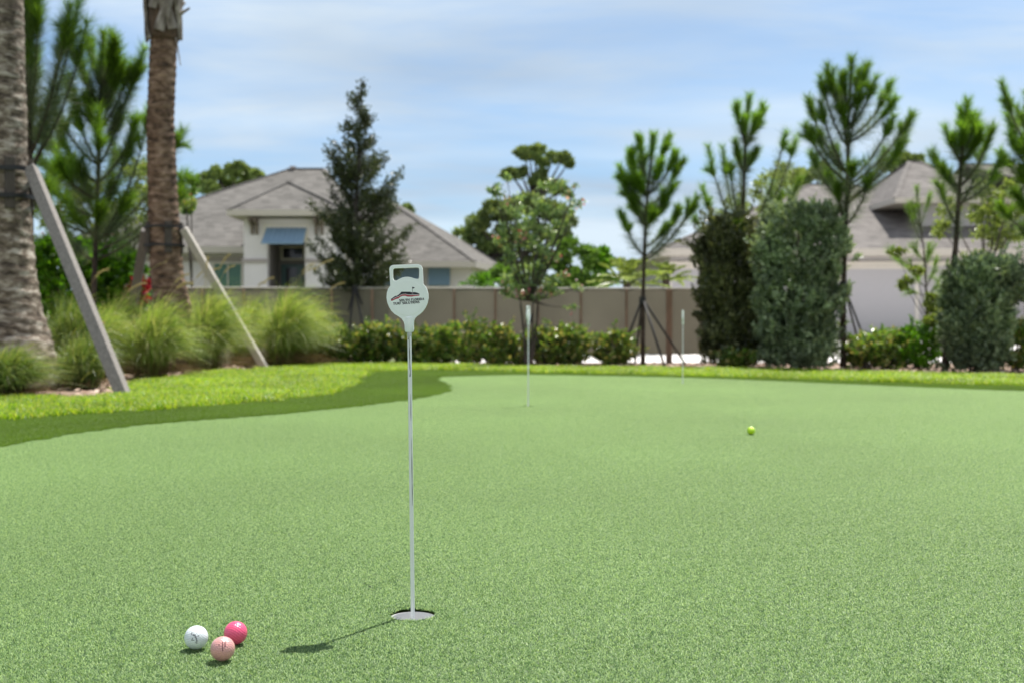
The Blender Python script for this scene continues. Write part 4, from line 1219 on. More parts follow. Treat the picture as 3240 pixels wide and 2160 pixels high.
# B
pine("straggly young pine with outstretched limbs behind two tall grey-green shrubs", 16.0,
     [(1704, 836), (1704, 700), (1704, 560), (1708, 420), (1714, 300), (1720, 222)],
     [(1712,330,1689,250), (1713,330,1751,240), (1711,340,1706,268), (1712,340,1734,268), (1706,560,1627,338,.1,.9), (1706,550,1660,340,.1,.8), (1706,540,1676,378,-.2,.7), (1706,600,1613,430,.15,.8), (1706,620,1596,500,.1,.5), (1706,560,1805,305,.1,.7), (1706,560,1829,322,.15,.7), (1706,600,1838,410,.1,.8), (1706,600,1795,445,-.2,.9), (1706,590,1775,420,.2,.8), (1705,640,1735,560,0,.6), (1710,400,1690,330), (1710,400,1740,345)],
     tr=.040, extra=5, sparse=[(560, 300, 1300, .15, 50)], seed=22, nn=300, csub=2, greyed=1.7)
# C
pine("tallest young pine with broad forked crown in front of taupe roof", 14.9,
     [(1937, 848), (1937, 700), (1940, 560), (1944, 420), (1950, 260), (1954, 138)],
     [(1949,300,1899,152), (1950,300,1989,150), (1949,290,1912,190), (1950,300,2012,178), (1950,320,2040,200), (1950,330,2052,232), (1947,340,1885,178), (1948,340,1930,200), (1948,340,1975,205), (1946,400,1856,226), (1946,400,1884,235), (1946,420,1850,290), (1946,400,1868,300), (1946,420,2052,268), (1946,430,2095,262), (1946,440,2083,300), (1945,460,2070,330), (1944,470,2035,350,.1,.8), (1944,470,1862,350,.1,.8), (1943,500,1905,390,.1,.7), (1943,520,2000,400,-.1,.8), (1950,260,1935,170), (1950,260,1972,165)],
     tr=.044, extra=4, sparse=[(560, 330, 1500, .15, 55)], seed=23, nn=300, csub=3, greyed=1.9, nl=.16)
brace("dark slim stakes splayed from the tallest forked pine", 14.9, (1937, 655), [(1985, 838, .9), (2010, 838, .5)], r=.014)
# D
pine("young pine with thick dark leader above the low rounded grey shrub", 14.2,
     [(2172, 850), (2180, 700), (2194, 560), (2203, 440), (2212, 320), (2222, 232)],
     [(2210,350,2205,248), (2211,350,2245,262), (2209,370,2171,292), (2210,370,2256,295), (2209,380,2192,310), (2206,430,2142,348), (2206,430,2276,300), (2205,440,2163,380), (2204,450,2305,362,.1,.8), (2203,470,2290,400,.1,.7), (2210,360,2222,262), (2200,520,2160,430,.2,.7), (2202,480,2262,330,.1,.9)],
     tr=.05, extra=4, sparse=[(560, 380, 900, .15, 55)], seed=24, nn=300, csub=2, greyed=1.6)
# E right edge
pine("pine at the right edge of frame with limbs reaching in from its hidden trunk", 14.6,
     [(2425, 850), (2425, 600), (2423, 420), (2420, 300), (2420, 120)],
     [(2420,420,2300,190), (2420,400,2335,245), (2420,430,2312,262), (2421,450,2320,310), (2421,450,2350,330), (2421,480,2298,350,.1,.6), (2421,480,2340,390), (2422,520,2330,440), (2422,520,2352,470), (2420,350,2360,215), (2420,300,2390,160), (2420,320,2460,180), (2422,480,2500,330), (2422,400,2480,260), (2422,560,2300,480,.2,.8), (2422,600,2345,520,.2,.9)],
     tr=.05, extra=6, seed=25, nn=380)
# the two pines behind the palms
pine("bushy light green young pine between the two palm trunks", 14.8,
     [(216, 860), (218, 700), (220, 520), (225, 360), (230, 200), (238, 78)],
     [(229,200,206,95), (229,200,262,90), (228,240,175,125), (228,240,285,140), (227,260,235,130), (227,300,150,180), (227,300,300,150), (227,300,255,190), (226,300,205,190), (226,340,330,112,.1,.8), (226,340,310,170,.1,.8), (225,380,120,240), (225,380,170,250), (225,380,270,260), (224,420,98,300), (224,420,140,320), (224,420,318,270,.1,.8), (223,460,90,360), (223,460,160,370), (222,480,300,330,.1,.8), (222,500,120,430,.1), (222,500,260,400), (222,540,100,480), (222,540,160,470), (221,560,345,250,.3,.8), (222,500,190,400), (220,600,135,530,.1,.8), (221,560,300,450,.2,.8), (221,560,420,300,.7,.7), (221,600,415,440,.7,.7), (221,580,430,400,.9,.8)],
     tr=.045, extra=9, sparse=[(600, 300, 900, .16, 60)], seed=26, nn=420, clen=.38, nl=.19, ang=40, csub=3, nw=.006)
pine("darker pine rising out of frame beside the leftmost palm trunk", 13.6,
     [(66, 880), (68, 600), (68, 360), (66, 200), (62, 20), (60, -160)],
     [(68,350,150,50,.1,.9), (68,350,182,-5,.1,1.1), (68,360,160,10,-.1,1), (68,300,72,60), (68,300,90,-20), (67,250,50,40), (68,380,200,50,.2,.8), (68,400,130,200,.2,.5), (67,100,90,-60), (67,80,30,-50), (68,480,110,420,0,.6), (66,100,40,-10), (66,60,80,-40)],
     tr=.05, extra=3, sparse=[(340, 60, 1200, .20, 62)], seed=27, nn=420, clen=.42, nl=.22, ang=42, csub=2, nw=.0055, greyed=1.6)
# low airy little pines before the taupe-roofed house
pine("small pale young pine with tufted tips before the large garage wall", 16.4,
     [(2128, 848), (2128, 720), (2126, 640), (2120, 560), (2112, 500), (2106, 432)],
     [(2112,520,2136,450), (2118,560,2086,470), (2122,620,2040,575), (2122,620,2065,600), (2124,640,2135,560), (2124,660,2150,600), (2124,680,2075,660), (2124,680,2160,640), (2122,600,2095,560)],
     tr=.02, extra=6, seed=28, nn=170, clen=.26, nl=.12, csub=2, ang=38, nw=.004, greyed=1.4, group="young pines round the green")

# ------------------------------------------------------------------ broad-leaved trees
M_obark = barkmat("oak_bark", (0.03, 0.026, 0.022), (0.08, 0.07, 0.06), (0.15, 0.13, 0.11), scale=12, bump=.5)
M_oak = leafmat("oak_leaf", [(0.026, 0.040, 0.012), (0.043, 0.065, 0.017), (0.072, 0.095, 0.027)], rough=.34, trans=.2, spec=.55, tmul=1.5, big=(2.5, 0.7, 1.2))
M_crape = leafmat("blossom_tree_leaf", [(0.092, 0.163, 0.079), (0.166, 0.267, 0.096), (0.313, 0.421, 0.158)], rough=.36, trans=.35, spec=.7, tmul=1.6)
M_pinkf = leafmat("pink_blossom", [(0.55, 0.16, 0.20), (0.70, 0.30, 0.36), (0.80, 0.6, 0.62)], rough=.5, trans=.4, spec=.3, tmul=1.1)
M_olive = leafmat("olive_green_leaf", [(0.090, 0.131, 0.026), (0.165, 0.232, 0.046), (0.285, 0.362, 0.091)], rough=.35, trans=.35, spec=.5, big=(1.5, 0.75, 1.2))
M_fresh = leafmat("fresh_green_leaf", [(0.051, 0.136, 0.010), (0.093, 0.240, 0.013), (0.170, 0.384, 0.018)], rough=.3, trans=.35, spec=.6, tmul=1.7, big=(1.5, 0.7, 1.2))
M_hedge = leafmat("hedge_leaf", [(0.061, 0.119, 0.028), (0.102, 0.196, 0.031), (0.194, 0.344, 0.046), (0.369, 0.321, 0.122)], rough=.30, trans=.34, spec=.9, tmul=1.6, big=(1.8, 0.65, 1.2))
M_silver = leafmat("silver_grey_leaf", [(0.112, 0.165, 0.095), (0.187, 0.260, 0.144), (0.324, 0.413, 0.238)], rough=.4, trans=.24, spec=.5, tmul=1.3, big=(2.2, 0.55, 1.35))
M_silverd = leafmat("dark_olive_leaf", [(0.060, 0.077, 0.036), (0.102, 0.120, 0.051), (0.187, 0.207, 0.089)], rough=.34, trans=.24, spec=.5, tmul=1.3, big=(2.2, 0.55, 1.35))
M_far = leafmat("far_tree_leaf", [(0.112, 0.173, 0.070), (0.186, 0.266, 0.085), (0.316, 0.390, 0.126)], rough=.5, trans=.2, spec=.3, big=(0.5, 0.7, 1.2))
M_farg = leafmat("far_green_leaf", [(0.056, 0.120, 0.021), (0.096, 0.192, 0.028), (0.160, 0.288, 0.042)], rough=.4, trans=.3, spec=.4)

def clump_tree(name, label, cat, D, base, trunk_top, clumps, lf, mat, n_per, leafL, leafW, seed, tr=.05, group=None, bmat=None, multi=1, shell=.3, depth=None, upbias=.3, limbs=True, blossoms=None, sub=None):
    """clumps: (x, y, rx, ry[, dy]) in preview pixels; leaves fill each clump unevenly, limbs reach each clump"""
    rng = np.random.default_rng(seed)
    b = a2(*base, D); b.z = 0
    t = empty(name, b, label, cat, group)
    wood = MB(); lv = MB(); px = D / F * K
    tp = np.array(a2(*trunk_top, D))
    for m in range(multi):
        off = np.array([rng.normal(0, .03), rng.normal(0, .03), 0]) * (multi > 1)
        c = curve(np.array(b) + off + np.array([0, 0, -.03]), (np.array(b) + tp) / 2 + off * 3 + rng.normal(0, .03, 3), tp + off * 4, 9)
        wood.tube([tuple(x) for x in c], [tr * (1 - .5 * i / 8) / (multi ** .5) for i in range(9)], 8, wob=.05, rng=random.Random(seed + m))
    vol = [c[2] * c[3] for c in clumps]; mv = np.mean(vol)
    for ci, c in enumerate(clumps):
        x, y, rx, ry = c[:4]; dy = c[4] if len(c) > 4 else rng.normal(0, .35) * px * 100 * .5
        ctr = np.array(a2(x, y, D + dy)); r = np.array([rx * px, (rx + ry) / 2 * px, ry * px])
        if limbs:
            e = curve(tp, (tp + ctr) / 2 + np.array([0, 0, -.1 * np.linalg.norm(ctr - tp)]), ctr, 6)
            wood.tube([tuple(q) for q in e], [max(.004, tr * .45 * (1 - .75*i/5)) for i in range(6)], 5)
        ns = max(3, int((sub or 10) * (vol[ci] / mv) ** .6)); n = int(n_per * (vol[ci] / mv) ** .8)
        sc, sd = ell(rng, ns, ctr, r * .82, .25)
        for s_, d_ in zip(sc, sd):
            if limbs: wood.tube([tuple(ctr), tuple((ctr + s_) / 2 + rng.normal(0, .02, 3)), tuple(s_)], [.006, .004, .002], 4)
        k = rng.integers(0, ns, n)
        P = sc[k] + rng.normal(0, 1, (n, 3)) * r * (.62 / ns ** .33) * .55
        Dv = sd[k] * .6 + rng.normal(0, .7, (n, 3)) + np.array([0, 0, upbias])
        leaves(lv, P, Dv, leafL, leafW, rng)
        if blossoms:
            nb = int(n * blossoms)
            if nb and rng.random() < .6:
                q = sc[rng.integers(0, ns)] ; P = q + rng.normal(0, .045, (nb, 3)); leaves(lv, P, rng.normal(0, 1, (nb, 3)), .05, .045, rng, 1)
    wood.build("trunk", bmat or M_obark, t, smooth=True)
    lv.build("crown", [mat, M_pinkf] if blossoms else mat, t)
    return t

# the dark pyramidal oak
def oak():
    D = 17.6; rng = np.random.default_rng(31)
    b = a2(815, 826, D); b.z = 0
    t = empty("oak_tree", b, "dark pyramid-shaped young oak with a thin spiky top behind the nearest pin", "oak tree")
    prof_y = [190, 240, 290, 340, 400, 460, 520, 580, 620, 650, 668]
    prof_w = [6, 17, 30, 54, 58, 78, 92, 102, 98, 74, 30]
    cxx = [828, 828, 826, 824, 826, 828, 828, 826, 826, 826, 822]
    wood = MB(); lv = MB()
    topz = a2(828, 190, D).z
    ax = lambda z: np.array([b.x + .02 * math.sin(z * 2) + (a2(828, 190, D).x - b.x) * (z / topz), D + .02 * math.cos(z * 3), z])
    wood.tube([tuple(ax(z)) for z in np.linspace(-.03, topz, 18)], [.05 * (1 - .9 * i/17) for i in range(18)], 9)
    px = D / F * K
    for k in range(205):
        y = rng.uniform(0, 1) ** .72 * (665 - 195) + 195
        w = np.interp(y, prof_y, prof_w) * px * rng.uniform(.3, 1.36) * (1 + .22*math.sin(y*.11))
        a = rng.uniform(0, 2*math.pi)
        c = a2(np.interp(y, prof_y, cxx), y, D); ctr = np.array([c.x, D, c.z])
        tip = ctr + np.array([math.cos(a) * w, math.sin(a) * w, rng.uniform(-.02, .06)])
        root = ax(max(.9, c.z - w * .8 - .05))
        br = curve(root, (root + tip) / 2 + np.array([0, 0, -.04]), tip + np.array([math.cos(a), math.sin(a), .8]) * .05, 6)
        wood.tube([tuple(q) for q in br], [.008, .007, .006, .005, .004, .002], 4)
        n = int(105 * (0.5 + w / .5)); tt = rng.uniform(.3, 1, n) ** .7
        x = tt * 5; i = np.minimum(x.astype(int), 4); f = (x - i)[:, None]
        P = br[i]*(1-f) + br[i+1]*f + rng.normal(0, .036, (n, 3))
        leaves(lv, P, rng.normal(0, .8, (n, 3)) + (tip - ctr) / max(w, .01) * .5 + np.array([0, 0, .3]), .058, .027, rng)
    wood.build("trunk", M_obark, t, smooth=True); lv.build("crown", M_oak, t)
oak()
brace("slim stakes splayed under the dark pyramidal oak", 17.6 - .6, (815, 662), [(770, 826, .3), (792, 828, -.3), (852, 826, -.3), (885, 822, .4)], r=.016, mat=M_stake)

clump_tree("blossom_tree", "airy young tree with glossy leaves and pink blossoms behind the mid pin", "flowering tree", 15.8, (1214, 832), (1216, 690),
    [(1150,450,22,18), (1135,430,14,10), (1165,410,14,14), (1180,470,30,24), (1255,440,26,22), (1285,420,22,16), (1318,440,24,18), (1300,480,26,18), (1330,460,16,12), (1240,500,40,30), (1190,520,36,26), (1265,530,34,28), (1300,520,18,16), (1150,540,26,22), (1215,560,44,30), (1160,585,24,18),
     (1250,600,36,28), (1190,620,44,28), (1230,640,50,26), (1165,640,26,18), (1285,640,28,16), (1210,670,56,20), (1270,672,40,14), (1150,672,26,12), (1320,662,22,6), (1310,705,20,5), (1240,470,20,20)],
    None, M_crape, 170, .060, .03, 33, tr=.04, multi=3, blossoms=.06, sub=6)
brace("thin stakes propping the airy blossoming tree", 15.8, (1216, 730), [(1170, 835, .3), (1255, 835, .3)], r=.011)

# pale leafy small trees behind the palms on the left
clump_tree("leafy_tree", "airy pale green small tree behind the two palm trunks", "tree", 17.2, (290, 840), (280, 640),
    [(120,500,50,36), (180,560,46,34), (290,480,56,46), (330,540,44,40), (260,560,40,34), (110,420,44,40), (300,420,40,40), (170,470,46,38), (350,450,30,40), (320,380,30,24), (420,460,26,30), (100,330,36,30), (150,380,40,34), (200,440,44,36), (90,270,24,22), (255,480,44,36), (330,480,40,34), (140,620,44,24), (200,620,40,20), (360,520,26,24), (90,560,30,24), (240,500,40,40)],
    None, M_olive, 520, .07, .03, 35, tr=.05, multi=2, blossoms=.012)
clump_tree("leafy_tree", "fine-leaved pale tree just right of the brown palm trunk", "tree", 21.0, (452, 860), (440, 640),
    [(425,440,26,24), (440,415,18,12), (430,480,20,16)], None, M_farg, 500, .09, .045, 36, tr=.05)
clump_tree("leafy_tree", "pale feathery tree behind the straggly young pine", "tree", 22.0, (1780, 830), (1775, 600),
    [(1770,400,30,26), (1800,380,26,20), (1750,440,30,28), (1800,440,34,30), (1830,400,22,20), (1700,470,34,30), (1760,490,40,30), (1660,500,30,26)],
    None, M_olive, 420, .075, .03, 37, tr=.05, multi=2)
clump_tree("leafy_tree", "pale yellow-green tree behind the young pine with thick leader", "tree", 19.0, (2265, 840), (2265, 640),
    [(2255,430,26,24), (2290,460,30,24), (2320,440,24,24), (2250,490,34,24), (2310,500,34,20), (2340,480,24,20), (2270,540,44,20), (2325,540,30,18), (2180,480,24,22), (2165,530,22,26), (2240,590,30,12), (2290,565,24,8)],
    None, M_olive, 330, .08, .035, 38, tr=.045, multi=2)
clump_tree("flowering_shrub", "pale yellow tinted shrub between the garage wall and rounded grey shrub", "shrub", 14.9, (2150, 850), (2148, 760),
    [(2140,690,26,16), (2152,720,26,20), (2135,740,16,18), (2060,580,20,8), (2075,650,22,14), (2100,620,18,12)], None, M_olive, 330, .055, .03, 39, tr=.02, multi=2)

# ------------------------------------------------------------------ clipped dense shrubs
def dense_shrub(name, label, D, outline, mat, n, seed, group, L=.078, Wd=.034, depth=.8, up=.9, base=None):
    """outline: list of (y, xl, xr) preview pixels; leafy upright twigs fill the whole body"""
    rng = np.random.default_rng(seed)
    ys = [o[0] for o in outline]; xl = [o[1] for o in outline]; xr = [o[2] for o in outline]
    bx = (xl[-1] + xr[-1]) / 2; b = a2(bx, ys[-1], D); b.z = 0
    t = empty(name, b, label, "shrub", group)
    px = D / F * K
    wood = MB(); lv = MB(); ntw = n // 26
    yy = rng.uniform(ys[0], ys[-1], ntw)
    l = np.interp(yy, ys, xl); r = np.interp(yy, ys, xr)
    a = rng.uniform(0, 2*math.pi, ntw); q = rng.uniform(.12, 1, ntw) ** .45
    # lumpy outline
    hw = (r - l) / 2 * px * .94 * (1 + .09 * np.sin(a * 5 + yy * .05) + .10 * np.sin(yy * .06 + a * 2 + seed) + .06 * np.sin(yy * .15 + a * 3) + rng.normal(0, .07, ntw)); cx = (l + r) / 2
    z = np.array([a2(0, y, D).z for y in yy]); zmin = 0.03
    C = np.stack([(cx * K - CX) / F * D + np.cos(a) * q * hw, D + np.sin(a) * q * hw * depth, np.maximum(z, zmin)], 1)
    out_ = np.stack([np.cos(a), np.sin(a) * depth, np.zeros(ntw)], 1)
    td = unit(out_ * .55 + np.array([0, 0, up]) + rng.normal(0, .25, (ntw, 3)))
    tl = (rng.uniform(.08, .17, ntw) * np.where(rng.random(ntw) < .14, 2.1, 1))[:, None]
    k = np.repeat(np.arange(ntw), 26); f = np.tile(np.linspace(0, 1, 26), ntw)[:, None]
    P = C[k] + td[k] * tl[k] * f + rng.normal(0, .012, (len(k), 3))
    P[:, 2] = np.maximum(P[:, 2], .01)
    Dv = td[k] * 1.0 + rng.normal(0, .65, P.shape)
    leaves(lv, P, Dv, L, Wd, rng)
    for m in range(9):
        a_ = rng.uniform(0, 6.28); rr = rng.uniform(.02, .1)
        yq = ys[0] + (ys[-1] - ys[0]) * rng.uniform(.12, .45); cxq = np.interp(yq, ys, [(u+v)/2 for u, v in zip(xl, xr)])
        e = a2(cxq, yq, D); tip = np.array([e.x + rng.normal(0, .1), D + rng.normal(0, .08), e.z])
        wood.tube([(b.x + rr*math.cos(a_), D + rr*math.sin(a_), -.02), tuple((np.array(b) + tip)/2 + rng.normal(0, .05, 3)), tuple(tip)], [.018, .012, .005], 6)
    wood.build("stem", M_obark, t, smooth=True); lv.build("foliage", mat, t)
    return t
GS = "dense grey-green shrubs along the right"
dense_shrub("dense_shrub", "dark olive upright shrub, left of the tallest grey-green one", 15.6, [(512,1660,1700), (530,1625,1725), (580,1608,1740), (650,1607,1744), (740,1615,1744), (800,1616,1746), (836,1622,1742)], M_silverd, 26000, 41, GS)
dense_shrub("dense_shrub", "tallest silvery grey-green upright shrub beside the forked pine", 14.9, [(488,1800,1870), (502,1762,1915), (540,1745,1940), (600,1740,1940), (680,1742,1928), (760,1742,1918), (820,1742,1910), (848,1750,1905)], M_silver, 32000, 42, GS)
dense_shrub("dense_shrub", "low rounded silver-topped shrub under the pine with thick leader", 14.0, [(612,2215,2290), (628,2192,2348), (660,2175,2352), (700,2170,2330), (760,2172,2318), (820,2178,2310), (854,2186,2300)], M_silver, 22000, 43, GS, depth=.8)

GH = "low hedge plants along the fence"
def hedge_plant(i, x, ytop, w, D, label, mat=None, n=3600, ybase=838, L=.062):
    ytop += 5 + (i * 7) % 11; w *= (.86, .96, .78, .92)[i % 4]; n = int(n * .8)
    dense_shrub("hedge_plant", label, D, [(ytop, x - w*.5, x + w*.5), (ytop + 18, x - w*.92, x + w*.92), ((ytop + ybase)/2, x - w*1.05, x + w*1.05), (ybase - 14, x - w*.85, x + w*.85), (ybase, x - w*.5, x + w*.5)], mat or M_hedge, n, 100 + i, GH, L=L, Wd=L*.55, depth=.9, up=.5)
hp = [(744, 742, 40, "leafy low hedge plant beside the rightmost fountain grass"),
      (806, 760, 38, "low hedge plant at the foot of the dark oak trunk"),
      (868, 750, 40, "low hedge plant just left of the nearest pin"),
      (934, 762, 36, "low hedge plant right behind the nearest pin rod"),
      (1000, 748, 42, "low hedge plant right of nearest pin, below the first fence post there"),
      (1072, 744, 44, "widest low hedge plant midway between the two nearer pins"),
      (1140, 748, 40, "low hedge plant left of the blossoming tree foot"),
      (1196, 768, 30, "short hedge plant hugging the blossoming tree trunk"),
      (1262, 758, 42, "low hedge plant just right of the mid-distance pin"),
      (1312, 752, 40, "bright topped hedge plant between mid pin and the lone hedge plant"),
      (1410, 764, 46, "lone rounded hedge plant left of the compact bright pine")]
for i, (x, yt, w, lab) in enumerate(hp): hedge_plant(i, x, yt, w, 16.25, lab, n=4300 if w > 35 else 2600)
hp2 = [(1690, 808, 44, "low dark ground shrub at the foot of the straggly pine", 15.2), (1985, 776, 40, "low hedge plant right of the tallest forked pine trunk", 14.9), (2045, 770, 42, "pale-leaved low hedge plant before the large garage wall", 15.0),
       (2108, 748, 44, "brightest green low hedge plant beside the rounded grey shrub", 14.9), (2325, 745, 44, "low hedge plant right of the rounded grey shrub at frame edge", 14.4), (2400, 750, 44, "low hedge plant beyond the right frame edge", 14.4)]
for i, (x, yt, w, lab, D) in enumerate(hp2): hedge_plant(20 + i, x, yt, w, D, lab, M_fresh if i == 3 else M_hedge, ybase=846, n=3800)

# hibiscus-like bushes behind the palms
GB = "broad-leaved bushes behind the palms"
dense_shrub("leafy_bush", "glossy bright green bush between leftmost palm and the light pine trunk", 16.6, [(566,90,190), (590,80,212), (640,76,222), (720,78,222), (820,84,214), (850,96,200)], M_fresh, 13000, 61, GB, L=.10, Wd=.06, up=.4)
dense_shrub("leafy_bush", "glossy bright green bush left of the brown palm trunk", 16.9, [(572,232,270), (600,222,305), (660,218,318), (740,218,320), (820,225,312), (850,240,300)], M_fresh, 12000, 62, GB, L=.10, Wd=.06, up=.4)
def redplant():
    rng = np.random.default_rng(63); D = 16.0; b = a2(318, 850, D); b.z = 0
    t = empty("red_leaved_plant", b, "small red-leaved plant beside the brown palm trunk", "plant")
    mb = MB(); tp = np.array(a2(320, 680, D)); mb.tube([(b.x, D, -.02), tuple(tp)], [.014, .008], 6); mb.build("stem", M_obark, t)
    mb = MB(); n = 160; P, d = ell(rng, n, np.array(a2(322, 668, D)), np.array([.09, .09, .18]), .1)
    leaves(mb, P, d + np.array([0, 0, .4]), .11, .05, rng); n = 160; P, d = ell(rng, n, np.array(a2(308, 700, D)), np.array([.13, .12, .3]), .1); leaves(mb, P, d + np.array([0, 0, .4]), .11, .04, rng, 1)
    mb.build("foliage", [leafmat("red_leaf", [(0.16, 0.010, 0.018), (0.34, 0.02, 0.04)], trans=.3, rough=.3), leafmat("maroon_leaf", [(0.05, 0.02, 0.02), (0.08, 0.05, 0.03)], trans=.3, rough=.3)], t)
redplant()

# ------------------------------------------------------------------ fountain grasses
M_blade = leafmat("fountain_blade", [(0.122, 0.219, 0.041), (0.208, 0.320, 0.058), (0.330, 0.425, 0.108), (0.440, 0.437, 0.215)], rough=.4, trans=.45, spec=.4, tmul=1.5)
M_bladed = leafmat("dry_blade", [(0.12, 0.075, 0.04), (0.22, 0.16, 0.09)], rough=.7, trans=.3, spec=.2)
M_bladeg = leafmat("deep_green_blade", [(0.072, 0.137, 0.024), (0.143, 0.225, 0.048), (0.286, 0.322, 0.108)], rough=.35, trans=.4, spec=.5, tmul=1.4)
M_plume = leafmat("seed_plume", [(0.336, 0.289, 0.180), (0.496, 0.442, 0.306)], rough=.8, trans=.4, spec=.1, tmul=1.1)
def grass_clump(x, y, h, spread, label, seed, n=1300, mat=None, plumes=3, lean=.25):
    rng = np.random.default_rng(seed)
    b = g2(x, y); b.z = 0; D = b.y; px = D / F * K; H = h * px * 1.12; Sx = spread * px * 1.18; n = int(n * 1.7)
    t = empty("fountain_grass", b, label, "ornamental grass", "fountain grasses in the mulch bed")
    mb = MB()
    def strips(n, L, wd, mt, dry=False):
        a = rng.uniform(0, 2*math.pi, n); out_ = rng.beta(1.5, 1.4, n) * Sx * (1.25 if dry else 1)
        c0 = np.stack([b.x + rng.normal(0, .06, n), b.y + rng.normal(0, .06, n), np.zeros(n)], 1)
        hz = L * (1 - .45 * (out_ / Sx) ** 2) * rng.uniform(.6, 1.05, n) * (0.35 if dry else 1)
        dv = np.stack([np.cos(a), np.sin(a) * .9, np.zeros(n)], 1)
        m = c0 + dv * (out_ * .28)[:, None]; m[:, 2] = hz * .98
        e = c0 + dv * out_[:, None]; e[:, 2] = hz * rng.uniform(.30, .98, n)
        m[:, 0] += lean * .2 * hz; e[:, 0] += lean * hz * 1.1 * rng.uniform(.4, 1.3, n)
        S_ = 6; pts = [(1-u)**2 * c0 + 2*u*(1-u) * m + u*u * e for u in np.linspace(0, 1, S_)]
        side = unit(np.cross(dv, np.array([0, 0, 1.0]) + rng.normal(0, .4, (n, 3))))
        V = []
        for i, p in enumerate(pts):
            w = wd * (1 - .85 * (i / (S_-1)) ** 2) / 2
            V += [p - side * w, p + side * w]
        V = np.stack(V, 1).reshape(-1, 3); ii = np.arange(n)[:, None] * (2*S_)
        mb.arr(V, np.concatenate([ii + np.array([[2*k, 2*k+1, 2*k+3, 2*k+2]]) for k in range(S_-1)], 0), mt)
        return c0, m, e
    strips(int(n * 1.35), H, .0058, 0); strips(n // 4, H * .8, .006, 1, True)
    mb.build("blades", [mat or M_blade, M_bladed], t)
    for k in range(plumes):
        a = rng.uniform(-.9, 1.2) if rng.random() < .75 else rng.uniform(0, 6.28); r = rng.uniform(.3, .85) * Sx
        p0 = np.array([b.x, b.y, .02]); e = p0 + np.array([math.cos(a)*r + lean*H*.7, math.sin(a)*r*.6, H * rng.uniform(.98, 1.2)])
        c = curve(p0, p0 + np.array([(e[0]-p0[0])*.25, (e[1]-p0[1])*.3, H * 1.05]), e, 12)
        mp_ = MB(); mp_.tube([tuple(q) for q in c], .002, 4)
        brush(mp_, c[8:], 260, .035, 30, rng, 0, 0, .003)
        mp_.build("seed_head", M_plume, t)
grass_clump(185, 890, 130, 80, "deep green low clump left of the thick prop's foot", 71, n=900, mat=M_bladeg, plumes=1, lean=.12)
grass_clump(165, 872, 205, 110, "tall fountain grass directly behind the thick timber prop", 72, mat=M_bladeg, plumes=1, lean=.1)
grass_clump(345, 866, 185, 112, "fountain grass clump left of the brown palm foot", 73, n=1500, plumes=3)
grass_clump(470, 850, 195, 100, "fountain grass clump right of the brown palm foot", 74, n=1500, plumes=3)
grass_clump(645, 842, 190, 105, "rightmost fountain grass clump, right of the pale prop", 75, n=1700, plumes=3)
grass_clump(560, 838, 165, 80, "fountain grass clump tucked behind the pale prop", 77, n=1100, plumes=2)
grass_clump(265, 852, 190, 85, "fountain grass in the gap between the two palms", 78, n=1100, plumes=1)
grass_clump(405, 846, 180, 105, "fountain grass clump behind the brown palm foot, between its neighbours", 79, n=1300, plumes=2)
grass_clump(700, 838, 150, 75, "small fountain grass at the far right end of the grass row", 80, n=900, plumes=1)
grass_clump(225, 866, 170, 95, "fountain grass right of the thick prop, low and half hidden", 81, n=1100, plumes=1)
grass_clump(5, 912, 125, 120, "shaded dark clump covering the leftmost palm's base", 76, n=1300, mat=M_bladeg, plumes=0, lean=.35)

# ------------------------------------------------------------------ trees and shrubs beyond the fence
GF = "trees beyond the houses"
clump_tree("far_tree", "round-topped far pine left of the grey roof ridge", "tree", 64, (520, 745), (530, 470),
    [(470,410,22,14), (500,400,20,14), (540,392,26,20), (572,400,18,14), (592,402,12,10), (515,420,22,12), (455,425,14,10), (560,425,12,10), (480,432,22,14), (540,432,14,12)], None, M_far, 1500, .24, .12, 81, tr=.3, group=GF, sub=16, depth=3)
clump_tree("far_tree", "tall far pine with flat layered crown above the blossoming tree", "tree", 60, (1226, 745), (1228, 470),
    [(1205,352,20,12), (1232,346,20,12), (1218,362,22,10), (1245,372,14,8), (1270,362,12,9), (1292,364,16,10), (1305,376,12,7), (1175,400,24,10), (1195,394,14,8), (1230,412,16,14), (1248,398,12,8), (1262,425,20,10), (1285,440,24,10)], None, M_far, 800, .24, .12, 82, tr=.26, group=GF, sub=10)
clump_tree("far_tree", "broad dark far tree rising right of the grey roof", "tree", 58, (1150, 745), (1160, 600),
    [(1070,540,26,20), (1100,510,30,26), (1140,490,36,28), (1180,480,34,26), (1225,470,36,24), (1270,490,36,26), (1300,510,26,20), (1120,560,36,30), (1170,550,40,34), (1220,540,40,34), (1280,545,30,22), (1060,570,18,16), (1095,595,30,20), (1150,620,44,24), (1240,600,40,30)], None, M_far, 1500, .26, .13, 83, tr=.35, group=GF, sub=14)
clump_tree("far_tree", "low far tree crown just behind the oak's right side", "tree", 56, (940, 745), (938, 560),
    [(925,490,14,14), (940,488,10,14), (930,510,14,12)], None, M_far, 900, .24, .12, 84, tr=.2, group=GF)
clump_tree("far_tree", "far tree seen between the forked pine and straggly pine", "tree", 60, (1855, 745), (1850, 480),
    [(1860,400,22,18), (1890,390,20,16), (1830,410,20,16), (1905,410,18,16), (1790,410,20,14), (1845,425,24,12)], None, M_far, 1100, .24, .12, 85, tr=.3, group=GF)
clump_tree("far_tree", "dark far tree arching behind the taupe roof peak", "tree", 62, (2090, 745), (2090, 460),
    [(2060,375,20,10), (2085,366,22,12), (2110,372,16,12), (2040,385,14,10), (2125,385,10,8)], None, M_far, 1100, .24, .12, 86, tr=.3, group=GF)
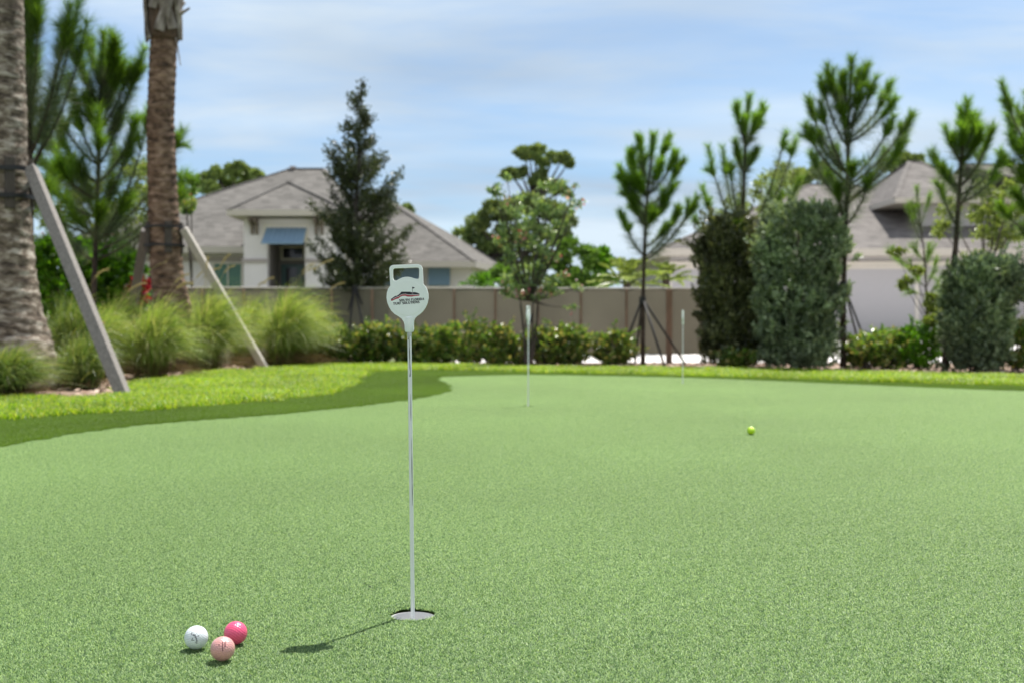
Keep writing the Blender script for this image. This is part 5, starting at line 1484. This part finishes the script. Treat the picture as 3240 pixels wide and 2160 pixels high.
clump_tree("far_tree", "far tree tops at right between the two rightmost pines", "tree", 60, (2310, 745), (2310, 480),
    [(2290,405,20,14), (2320,415,22,14), (2345,405,16,14), (2270,420,12,10)], None, M_far, 900, .24, .12, 87, tr=.3, group=GF)
GM = "shrubs just beyond the fence"
clump_tree("garden_bush", "leafy mid green bush beyond the fence, right of the blossoming tree", "bush", 24, (1310, 800), (1310, 700),
    [(1290,600,24,24), (1310,572,24,18), (1345,590,30,24), (1300,640,40,26), (1345,640,36,28), (1280,650,26,18)], None, M_farg, 1500, .11, .06, 88, tr=.06, group=GM)
clump_tree("garden_bush", "bright green bush beyond the fence left of the compact pine", "bush", 24, (1390, 800), (1385, 700),
    [(1375,590,22,20), (1390,610,24,26), (1380,645,36,24)], None, M_fresh, 1500, .11, .06, 89, tr=.06, group=GM)
clump_tree("garden_bush", "dark leafy bush between house corner and blossoming tree", "bush", 24, (1130, 800), (1130, 700),
    [(1110,640,26,14), (1150,630,30,20), (1190,650,30,14)], None, M_farg, 900, .11, .05, 92, tr=.05, group=GM)
def fan_palm(x, y, D, R_, label, seed, mat, n=22):
    rng = np.random.default_rng(seed); b = a2(x, 800, D); b.z = 0; c = np.array(a2(x, y, D)); px = D/F*K
    t = empty("feather_palm", b, label, "palm", "feathery palms beyond the fence")
    mb = MB(); mb.tube([(b.x, D, -.05), tuple(c)], [.10, .07], 8, wob=.05, rng=random.Random(seed)); mb.build("trunk", M_pbark, t)
    mb = MB()
    for k in range(n): frond(mb, tuple(c + rng.normal(0, .04, 3)), k * 2.4, R(rng.uniform(5, 80)), R_ * px * rng.uniform(.8, 1.1), rng, nl=26, droop=.35, ll=.42, wd=.045)
    mb.build("crown", mat, t)
fan_palm(1440, 650, 21, 100, "yellow-green feathery palm just behind the compact pine", 90, M_olive)
fan_palm(1530, 640, 22, 70, "small feathery palm before the low taupe roof corner", 91, M_olive, 16)
fan_palm(1105, 660, 23, 50, "small low palm fronds by the grey-roofed house corner", 93, M_fresh, 14)
fan_palm(1350, 640, 26, 70, "broad palm fronds beyond the fence behind the mid green bushes", 94, M_farg, 16)
